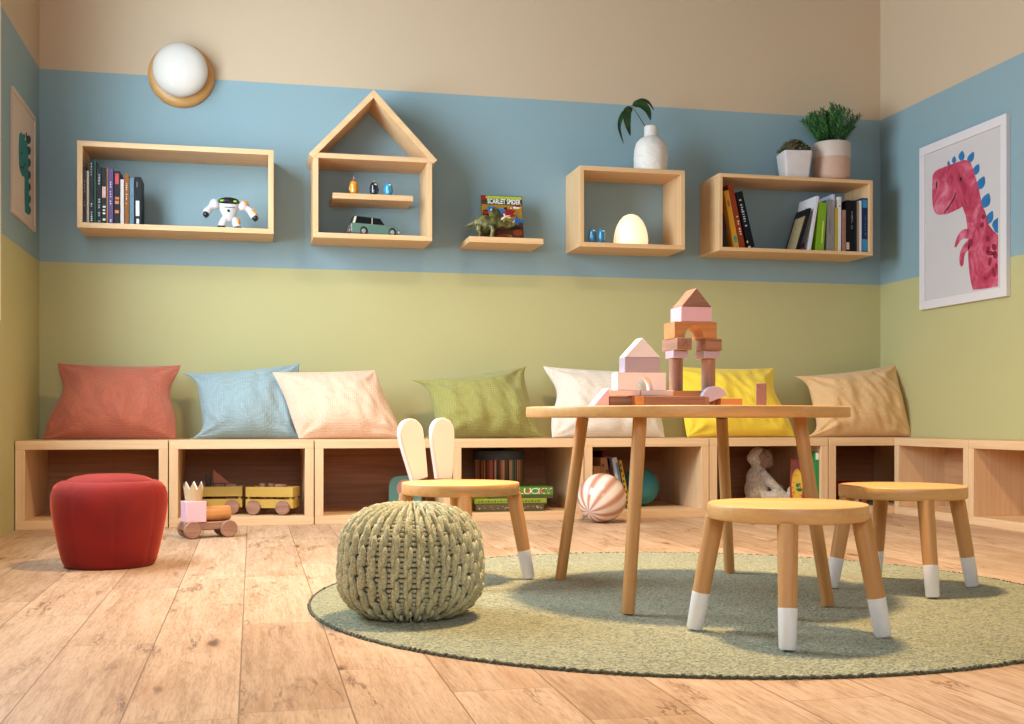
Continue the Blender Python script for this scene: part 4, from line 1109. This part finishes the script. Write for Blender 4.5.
blk('cuboid_block', 'pink cuboid block under the tower roof', 518, 675, z4_, z5, 2.824, .078, pinkm)
blkp('roof_block', 'walnut triangular roof block topping the tall tower', [(520, z5), (674, z5), (597, z5 + .049)], z5, 2.824, .072, [walnut('X')])
# half moon leaning, small orange block, upright
r_ = .0355; n = 24
xm = ax(cxp(692), 2.803)
pl = [(r_ * math.cos(PI * k / n), r_ * math.sin(PI * k / n)) for k in range(n + 1)]
b = MB(); b.prism(pl, 0, .022, mi=0)
for f in b.bm.faces:
    f.normal_update()
    if abs(f.normal.y) < .5 and f.normal.z < -.5: f.material_index = 1
o = b.build('half_moon_block', [plain('block_lavender', 'c2b8d2', .45, .03), cherry('X')], None, bevel=.001, loc=(xm, 2.803, TB + .0175)); o.rotation_euler = (0, math.radians(-20), 0)
tag(o, 'lavender half moon block tilted beside the long plank', 'toy block', GB)
blk('flat_block', 'small orange wood block right of the half moon block', 722, 832, 0, .0222, 2.80, .04, cherry('X'))
blk('pillar_block', 'lone walnut block standing upright right of the tower', 902, 950, 0, .0665, 2.93, .022, wood('walnut_pale_', '96695c', '7a4f44', 'Z', .5, 50, .8)).rotation_euler = (0, 0, -.40)

# ------------------------------------------------------------------ floor toys
ex, ey = cam_to_world(-2.615, 9.98)
eng = thing('toy_locomotive', 'wooden toy locomotive with pink cab and orange boiler on the floor', 'toy train', (ex, ey, 0), math.radians(19))
b = MB(); b.prism([(-.096, .030), (-.096, .062), (.092, .062), (.092, .036), (.045, .032), (.0, .030)], -.034, .034); b.build('chassis', walnut('X'), eng, bevel=.004)
for s in (-1, 1):
    for wx in (-.068, .073):
        b = MB(); M = Matrix.Rotation(PI / 2, 4, 'X'); M.translation = Vector((wx, s * .043 + .009, .0335))
        b.lathe([(0, 0), (.030, 0), (.033, .003), (.033, .015), (.030, .018), (0, .018)], 40, M=M); b.build('wheel', walnut('X'), eng, sharp=45)
b = MB(); b.box((-.090, -.038, .0622), (-.012, .038, .142)); b.build('cab', pinkm, eng, bevel=.002)
b = MB(); M = Matrix.Rotation(PI / 2, 4, 'Y'); M.translation = Vector((-.0118, 0, .0915)); b.lathe([(0, 0), (.029, 0), (.029, .098), (.026, .101), (0, .101)], 40, M=M); b.build('boiler', cherry('X'), eng, sharp=45)
cwx = Matrix.Rotation(math.radians(19), 3, 'Z') @ Vector((-.051, 0, .1425))
crown = thing('paper_crown', 'small zigzag paper crown on the pink locomotive cab', 'crown', (ex + cwx.x, ey + cwx.y, .1426))
NP = 8
def crown_grid(r0, r1, h):
    def fn(i, j):
        a = 2 * PI * i; zz_ = (a * NP / (2 * PI)) % 1.0; tip = h * (.58 + .42 * abs(2 * zz_ - 1))
        t = j; z = tip * t; r = r0 + (r1 - r0) * z / h
        return Vector((r * math.cos(a), r * math.sin(a), z))
    return fn
b = MB(); b.grid(crown_grid(.031, .041, .074), NP * 8, 6, mi=0, closed_u=True); b.grid(crown_grid(.0300, .040, .074), NP * 8, 6, mi=1, closed_u=True)
b.build('crown_band', [plain('kraft_paper', 'cbb08a', .7, .05), plain('white_paper', 'ece8e6', .7, .03)], crown, sharp=180, recalc=False)
b = MB(); b.lathe([(0, 0), (.030, 0), (.030, .001), (0, .001)], 32); b.build('crown_base', plain('white_paper', 'ece8e6', .7), crown)

NZ = .037 + .0006
def wagon(label, px, Y, rz, L_=.214, W_=.10, col='bd9a45'):
    t = thing('toy_wagon', label, 'toy train', (ax(px, Y), Y, NZ), rz, 'yellow slatted toy wagons')
    ym = plain('wagon_yellow', col, .5, .05); h0, h1, h2, h3 = .030, .068, .079, .122; x = L_ / 2; y = W_ / 2; k = .006
    b = MB(); b.box((-x + k, -y + k, .030), (x - k, y - k, .040)); b.build('floor_board', walnut('X'), t)
    for z0, z1 in ((h0, h1), (h2, h3)):
        b = MB(); b.box((-x, -y, z0), (x, -y + k, z1)); b.box((-x, y - k, z0), (x, y, z1)); b.box((-x, -y + k, z0), (-x + k, y - k, z1)); b.box((x - k, -y + k, z0), (x, y - k, z1)); b.build('slat_band', ym, t, bevel=.001)
    b = MB()
    for sx in (-1, 1):
        for sy in (-1, 1): b.box((sx * (x - .012) - .005, sy * (y - .011) - .005, .04), (sx * (x - .012) + .005, sy * (y - .011) + .005, h3 - .004))
    b.build('corner_post', ym, t)
    for sx in (-1, 1):
        for sy in (-1, 1):
            b = MB(); M = Matrix.Rotation(PI / 2, 4, 'X'); M.translation = Vector((sx * .066 - .003, sy * (y + .0075) + .0065, .0325)); b.lathe([(0, 0), (.029, 0), (.032, .003), (.032, .010), (.029, .013), (0, .013)], 36, M=M); b.build('wheel', walnut('X'), t, sharp=45)
    return t
wb = wagon('yellow slatted toy wagon on the right in the bench cube', 273.0, 5.235, math.radians(-20))
wa = wagon('yellow slatted toy wagon behind the locomotive', 218.5, 5.32, math.radians(-4))
def load(w_, kind, x, y, z, label, rot=0):
    M = rotz(w_.rotation_euler.z); q = M @ Vector((x, y, 0)); q = Vector((w_.location.x + q.x, w_.location.y + q.y, NZ + z))
    b = MB()
    if kind == 'cyl': b.lathe([(0, 0), (.0145, 0), (.0155, .001), (.0155, .094), (.0145, .095), (0, .095)], 28); o = b.build('column_block', walnut('Z'))
    elif kind == 'box': b.box((-.022, -.014, 0), (.022, .014, .092)); o = b.build('cuboid_block', walnut('Z'), bevel=.001)
    elif kind == 'roof': b.prism([(-.030, 0), (.045, 0), (-.030, .062)], -.018, .018); o = b.build('ramp_block', wood('red_brown_', 'a05a3c', '7a3c26', 'X', .5), bevel=.001)
    elif kind == 'post': b.box((-.011, -.011, 0), (.011, .011, .135)); o = b.build('pillar_block', wood('dark_post_', '3c2418', '2a180f', 'Z', .5), bevel=.001)
    o.location = q; o.rotation_euler = (0, 0, w_.rotation_euler.z); return tag(o, label, 'toy block', 'blocks loaded in the wagons')
load(wb, 'cyl', -.045, .0, .0405, 'walnut column block at the left in the right wagon')
load(wb, 'cyl', -.008, .01, .0405, 'walnut column block in the middle of the right wagon')
load(wb, 'box', .035, .0, .0405, 'walnut cuboid block at the right in the right wagon')
load(wa, 'box', .055, .0, .0405, 'walnut cuboid block at the right in the wagon behind the locomotive')
load(wa, 'box', .005, .01, .0405, 'walnut cuboid block in the middle of the wagon behind the locomotive')
load(wa, 'roof', .008, .01, .1345, 'red brown ramp block on top of the wagon load')
load(wa, 'post', -.045, .01, .0405, 'dark upright block in the wagon behind the locomotive')

# striped ball
bx_, by_ = cam_to_world((601.8 - 512) / 1165 * 11.42, 11.42); br = .1085
st = NT('striped_ball_skin'); v = st.n('ShaderNodeTexCoord').outputs['Object']
s3 = st.n('ShaderNodeSeparateXYZ', i={0: v}); an = st.math('ARCTAN2', s3.outputs[1], s3.outputs[0])
tw = st.math('SINE', st.math('MULTIPLY', an, 10.0))
stripe = st.n('ShaderNodeMapRange', i={0: tw, 1: -.5, 2: .95, 3: 0.0, 4: 1.0}).outputs[0]
st.set(Base_Color=st.mix(stripe, lin('e6d6cc'), lin('b98168')), Roughness=.25, Coat_Weight=.4)
b = MB(); b.ball((0, 0, 0), br, seg=64, rings=40); o = b.build('striped_ball', st.m, None, loc=(bx_, by_, br + .0004))
pole = Vector((-.688, -.512, -.51)).normalized(); o.rotation_euler = pole.to_track_quat('Z', 'Y').to_euler()
tag(o, 'cream and tan striped ball on the floor against the bench', 'ball')

# ------------------------------------------------------------------ things in the bench cubes
tbx = ax(641, 5.34); b = MB(); b.ball((0, 0, 0), .093, seg=48, rings=32); o = b.build('teal_ball', plain('teal_rubber', '2b7f86', .45, .04), None, loc=(tbx, 5.36, NZ + .093)); tag(o, 'plain teal ball inside the bench cube behind the table leg', 'ball')
G5 = 'books in the bench cube'
def nb(label, xl, xr, top, lean, col, dep, **kw):
    Yf = kw.pop('Yf', 5.20)
    x0, x1 = ax(585 + xl / 9.65, Yf), ax(585 + xr / 9.65, Yf); z = at(585 + xl / 9.65, 445 + top / 9.65, Yf)[1]
    return book(label, x0, x1, NZ, (z - NZ) / math.cos(math.radians(lean)), Yf, dep, col, lean, group=G5, **kw)
leo = dict(extra=('6a4426', [(.1 + .12 * k, .16 + .12 * k, .1 + .25 * ((k * 7) % 3), .4 + .25 * ((k * 7) % 3)) for k in range(7)]))
nb('tan book at the left end of the bench cube', 82, 148, 205, 0, 'c08c50', .17)
nb('leopard patterned book behind the striped ball', 152, 236, 122, 0, 'b08058', .18, **leo)
nb('dark red book standing tallest in the bench cube', 165, 226, 62, 0, '7a3034', .17, Yf=5.42)
nb('thin maroon book leaning beside the leopard one', 285, 306, 125, -9, '6a2038', .18)
nb('white and blue picture book leaning in the bench cube', 345, 393, 128, -10.5, 'ced4dc', .20, mark='4a7ab0', marks=[(.1, .9, .6, .95)], extra=('2a8a90', [(.0, .05, .0, 1)]))
nb('yellow and black patterned book leaning right of the others', 412, 440, 150, -11, 'c99a3a', .18, mark='2a1c10', marks=[(.1 + .11 * k, .15 + .11 * k, .15 * (k % 3), .5 + .15 * (k % 3)) for k in range(8)])

# round striped box with a dark lid, board games in front of it
sbx = ax(501, 5.44)
sb = thing('round_box', 'round striped storage box with dark blue lid in the bench cube', 'storage box', (sbx, 5.50, NZ))
sm = NT('striped_paper'); v = sm.n('ShaderNodeTexCoord').outputs['Object']; s3 = sm.n('ShaderNodeSeparateXYZ', i={0: v})
an = sm.math('MULTIPLY', sm.math('ARCTAN2', s3.outputs[1], s3.outputs[0]), 15.0)
wn = sm.n('ShaderNodeTexWhiteNoise', noise_dimensions='1D', i={'W': sm.math('FLOOR', an)}).outputs[0]
rp_ = sm.n('ShaderNodeValToRGB', i={0: wn}); rp_.color_ramp.interpolation = 'CONSTANT'; e = rp_.color_ramp.elements
cols = ['6f4426', 'd0a080', '2d5a58', 'a8402c', 'd8b898', '3a2820', 'c08a4a', '5f8a78', 'c0604a', '4a3428']
while len(e) < len(cols): e.new(.5)
for k, c in enumerate(cols): e[k].position = k / len(cols); e[k].color = lin(c)
sm.set(Base_Color=rp_.outputs[0], Roughness=.6)
b = MB(); b.lathe([(0, 0), (.118, 0), (.119, .002), (.119, .225), (0, .225)], 64); b.build('drum', sm.m, sb, sharp=50)
b = MB(); b.lathe([(.1195, .2255), (.1235, .2255), (.124, .228), (.124, .266), (.121, .269), (0, .269)], 64); b.build('lid', plain('navy_lid', '4a5566', .6), sb, sharp=50)
def gamebox(label, pl, pr, z0, h, Y, dep, col, group='board game boxes', rz=0):
    x0, x1 = ax(pl, Y), ax(pr, Y); t = thing('board_game', label, 'board game', ((x0 + x1) / 2, Y, z0), rz, group); w = (x1 - x0) / 2
    b = MB(); b.box((-w, 0, h * .28), (w, dep, h)); b.build('lid', plain('box_' + col, col, .4, .08, 30), t, bevel=.0012)
    b = MB(); b.box((-w + .0015, .0015, 0), (w - .0015, dep - .0015, h * .27)); b.build('tray', plain('box_dark_' + col, '4a4a24', .5), t)
    return t, w, h
GY = 5.155
g3 = gamebox('brown speckled game box at the bottom of the stack', 476, 544, NZ, .029, GY, .2, '5a4a34')
b = MB(); r_ = random.Random(2)
for k in range(44): x_ = r_.uniform(-g3[1] + .004, g3[1] - .004); z_ = r_.uniform(.010, .024); b.box((x_, -.0006, z_), (x_ + r_.uniform(.002, .008), .0002, z_ + r_.uniform(.001, .003)))
b.build('speckle_print', plain('pale_print', 'c0b09a', .5, .1), g3[0])
g2 = gamebox('yellow green game box in the middle of the stack', 474.5, 546.8, NZ + .0295, .029, GY, .2, '8a9a2c')
b = MB()
for k in range(20): b.box((-g2[1] * .9 + k * .0145, -.0006, .013), (-g2[1] * .9 + k * .0145 + .009, .0002, .018 + .003 * (k % 2)))
b.build('side_print', plain('olive_print', '4c5a14', .5, .1), g2[0])
g1 = gamebox('green game box with bold red lettering on top of the stack', 490, 553.2, NZ + .059, .050, GY, .19, '4f8428')
w_ = g1[1]
for k, (ch, c) in enumerate((('L', 'c03028'), ('U', 'd0562a'), ('C', '2f8a4a'), ('K', 'c03028'), ('Y', 'b02448'))):
    xk = w_ - .022 - (4 - k) * .033
    text('letter_outline', ch, .034, plain('white_print', 'e8e6dc', .4, .02), g1[0], (xk, -.0006, .0310), sx=1.5, extrude=.0003)
    text('box_letter', ch, .026, plain('print_' + c, c, .4, .03), g1[0], (xk, -.0012, .0313), sx=1.5, extrude=.0004)

# teal board book in the cube behind the rabbit stool
tx = ax(407, 5.24)
bb = thing('board_book', 'teal rounded board book behind the rabbit-eared stool', 'book', (tx, 5.30, NZ), math.radians(-6))
w, h = .075, .165
pl = [(-w, 0), (w, 0), (w, h - .04), (w - .012, h - .012), (w - .04, h), (-w + .03, h - .008), (-w + .010, h - .022), (-w, h - .05)]
b = MB(); b.prism(pl, 0, .022); b.build('cover', plain('teal_card', '5f938a', .5, .05), bb, bevel=.003, seg=3)
b = MB(); b.prism([(x, z) for x, z in oval(.0, h * .62, .040, .042)], -.0012, .0002); b.build('cover_picture', plain('pink_card', 'd09a8c', .5, .1), bb)

# plush monkey, sitting in profile to the right
mk = mpp(5.32, 765) / 6.4; mx_ = ax(735 + 186 / 6.4, 5.32)
plush = NT('grey_plush'); v = plush.coords(); pn = plush.noise(v, 90, 4, .7)
plush.set(Base_Color=plush.ramp(pn, [(.35, 'aaa096'), (.65, 'e4dace')]), Roughness=1.0, Sheen_Weight=.6); plush.bump(plush.noise(v, 160, 3), 1.0, .006)
mon = thing('plush_monkey', 'pale plush monkey sitting sideways in the bench cube', 'plush toy', (mx_, 5.32, NZ))
def Mq(cx, cy, y=0): return Vector(((cx - 190) * mk, y, (425 - cy) * mk))
b = MB()
b.ball(Mq(140, 330), (.062, .058, .070)); b.ball(Mq(135, 260), (.050, .046, .062)); b.ball(Mq(150, 200), (.036, .036, .040))
b.ball(Mq(150, 125), (.050, .048, .052)); b.ball(Mq(98, 130), (.016, .030, .026))
for s in (-1, 1):
    b.tube([Mq(150, 215, s * .035), Mq(185, 270, s * .068), Mq(245, 330, s * .066), Mq(290, 365, s * .060)], [.022, .023, .021, .019], 14); b.ball(Mq(300, 370, s * .060), (.022, .020, .020))
    b.tube([Mq(135, 380, s * .055), Mq(210, 375, s * .085), Mq(270, 390, s * .085), Mq(320, 385, s * .075)], [.034, .032, .026, .024], 14)
b.tube([Mq(90, 380), Mq(60, 400), Mq(40, 410)], [.016, .014, .010], 10)
voxel(b.build('body', plush.m, mon, sharp=180), .005, 5)
for s in (-1, 1):
    b = MB(); b.ball(Mq(338, 345, s * .075), (.026, .026, .034)); o = b.build('foot', plush.m, mon, sharp=180)
b = MB(); b.ball(Mq(180, 132, -.020), (.044, .036, .050)); b.ball(Mq(205, 162, -.016), (.028, .030, .024)); o = voxel(b.build('face', plain('monkey_face', '8e7668', .8, .1), mon), .004, 5)
b = MB()
for s in (-1, 1): b.ball(Mq(196 + 10 * s, 118, -.034 + s * .016), .0055, seg=12, rings=8)
b.build('eyes', plain('bead_black', '120e0c', .15), o)
for s in (-1, 1):
    b = MB(); b.ball(Mq(152, 120, s * .050), (.020, .010, .022)); b.build('ear', plain('monkey_face', '8e7668', .8), mon)

# bright picture book and green book at the right of that cube
yb_ = thing('picture_book', 'red and yellow flowered picture book standing beside the plush monkey', 'book', (ax(797.5, 5.20), 5.20, NZ), math.radians(-24))
b = MB(); b.box((-.035, 0, 0), (.035, .022, .228)); b.build('cover', plain('red_flower_cover', 'a03a20', .4, .5, 55), yb_, bevel=.004)
b = MB()
r_ = random.Random(9)
b.prism([(x, z) for x, z in oval(-.002, .095, .026, .085)], -.0010, .0002, mi=0)
for k in range(5): b.prism([(x, z) for x, z in oval(r_.uniform(-.014, .014), .105 + r_.uniform(-.03, .03), .007, .011, r_.random() * 3)], -.0016, .0002, mi=1)
for k in range(12): b.prism([(x, z) for x, z in oval(r_.uniform(-.026, .026), r_.uniform(.01, .215), .004, .004)], -.0018, .0002, mi=2)
b.build('cover_picture', [plain('flower_yellow', 'dcae2c', .4, .2, 60), plain('flower_green', '2f8040', .4), plain('flower_orange', 'd0642a', .4)], yb_)
gx = bench_x[5] + .6015 / 2 - .037 - .0125
book('green and white book standing against the cube side', gx - .006, gx + .010, NZ, .262, 5.118, .06, '3f8f4c', group=G5, mark='e0e4e0', marks=[(.86, .98, 0, 1)])
# red and dark boxes in the corner cube
rb1 = gamebox('dark game box with pale print in the corner cube', 838, 874, NZ, .045, 5.16, .22, '2a2428', 'boxes in the corner cube')
b = MB()
for k, (x_, c) in enumerate(((-.05, 0), (-.01, 1), (.03, 0))): b.box((x_, -.0008, .016), (x_ + .024, .0002, .036), mi=c)
b.build('side_print', [plain('red_print2', 'b04a40', .4), plain('pale_print', 'c0b09a', .5)], rb1[0])
rb2 = gamebox('bright red game box on the dark one in corner cube', 838, 876, NZ + .0455, .062, 5.17, .21, 'b8242a', 'boxes in the corner cube')
b = MB(); b.box((-.04, -.0008, .022), (.03, .0002, .040)); b.build('side_print', plain('black_print', '1c1618', .4), rb2[0])

# ------------------------------------------------------------------ camera
cam = bpy.data.cameras.new('camera'); co = bpy.data.objects.new('camera', cam); COL.objects.link(co)
co.location = (0, 0, CH); co.rotation_euler = (PI / 2, 0, -YAW)
cam.sensor_fit = 'HORIZONTAL'; cam.sensor_width = 36; cam.lens = F / 1024 * 36; cam.shift_y = (HY - 362) / 1024; cam.clip_start = .02
S.camera = co

# ------------------------------------------------------------------ light
def area(name, loc, target, size, energy, col, shape='DISK', size_y=None):
    l = bpy.data.lights.new(name, 'AREA'); l.shape = shape; l.size = size
    if size_y: l.size_y = size_y
    l.energy = energy; l.color = col
    o = bpy.data.objects.new(name, l); COL.objects.link(o); o.location = loc
    o.rotation_euler = (Vector(target) - Vector(loc)).to_track_quat('-Z', 'Y').to_euler(); return o
WARM = (1.0, .72, .42); COOL = (.68, .86, 1.0); FILL_TINT = (.86, .93, 1.0)
E_LAMP, E_WIN, E_FRONT = 80, 166, 72
area('ceiling_lamp', (.95, 3.05, 2.92), (.95, 3.05, 0), .30, E_LAMP, WARM).data.spread = math.radians(121)
area('window_daylight', (WALL_L - .16, (WY0 + WY1) / 2, (WZ0 + WZ1) / 2), (3, (WY0 + WY1) / 2, (WZ0 + WZ1) / 2 - .3), WY1 - WY0 - .1, E_WIN, COOL, 'RECTANGLE', WZ1 - WZ0 - .1)
area('front_fill_light', ((FX0 + FX1) / 2, WALL_F - .16, (FZ0 + FZ1) / 2), ((FX0 + FX1) / 2, 3, (FZ0 + FZ1) / 2 - .3), FX1 - FX0 - .1, E_FRONT, FILL_TINT, 'RECTANGLE', FZ1 - FZ0 - .1)  # added fill from behind the camera to brighten camera-facing surfaces
W = bpy.data.worlds.new('World'); S.world = W; W.use_nodes = True
W.node_tree.nodes['Background'].inputs[0].default_value = (.6, .75, 1, 1); W.node_tree.nodes['Background'].inputs[1].default_value = .6
vs = S.view_settings; vs.view_transform = 'Standard'; vs.look = 'None'; vs.gamma = 1.0; vs.use_curve_mapping = False; vs.exposure = 0.0
S.cycles.max_bounces = 8; S.cycles.diffuse_bounces = 5; S.cycles.sample_clamp_indirect = 6
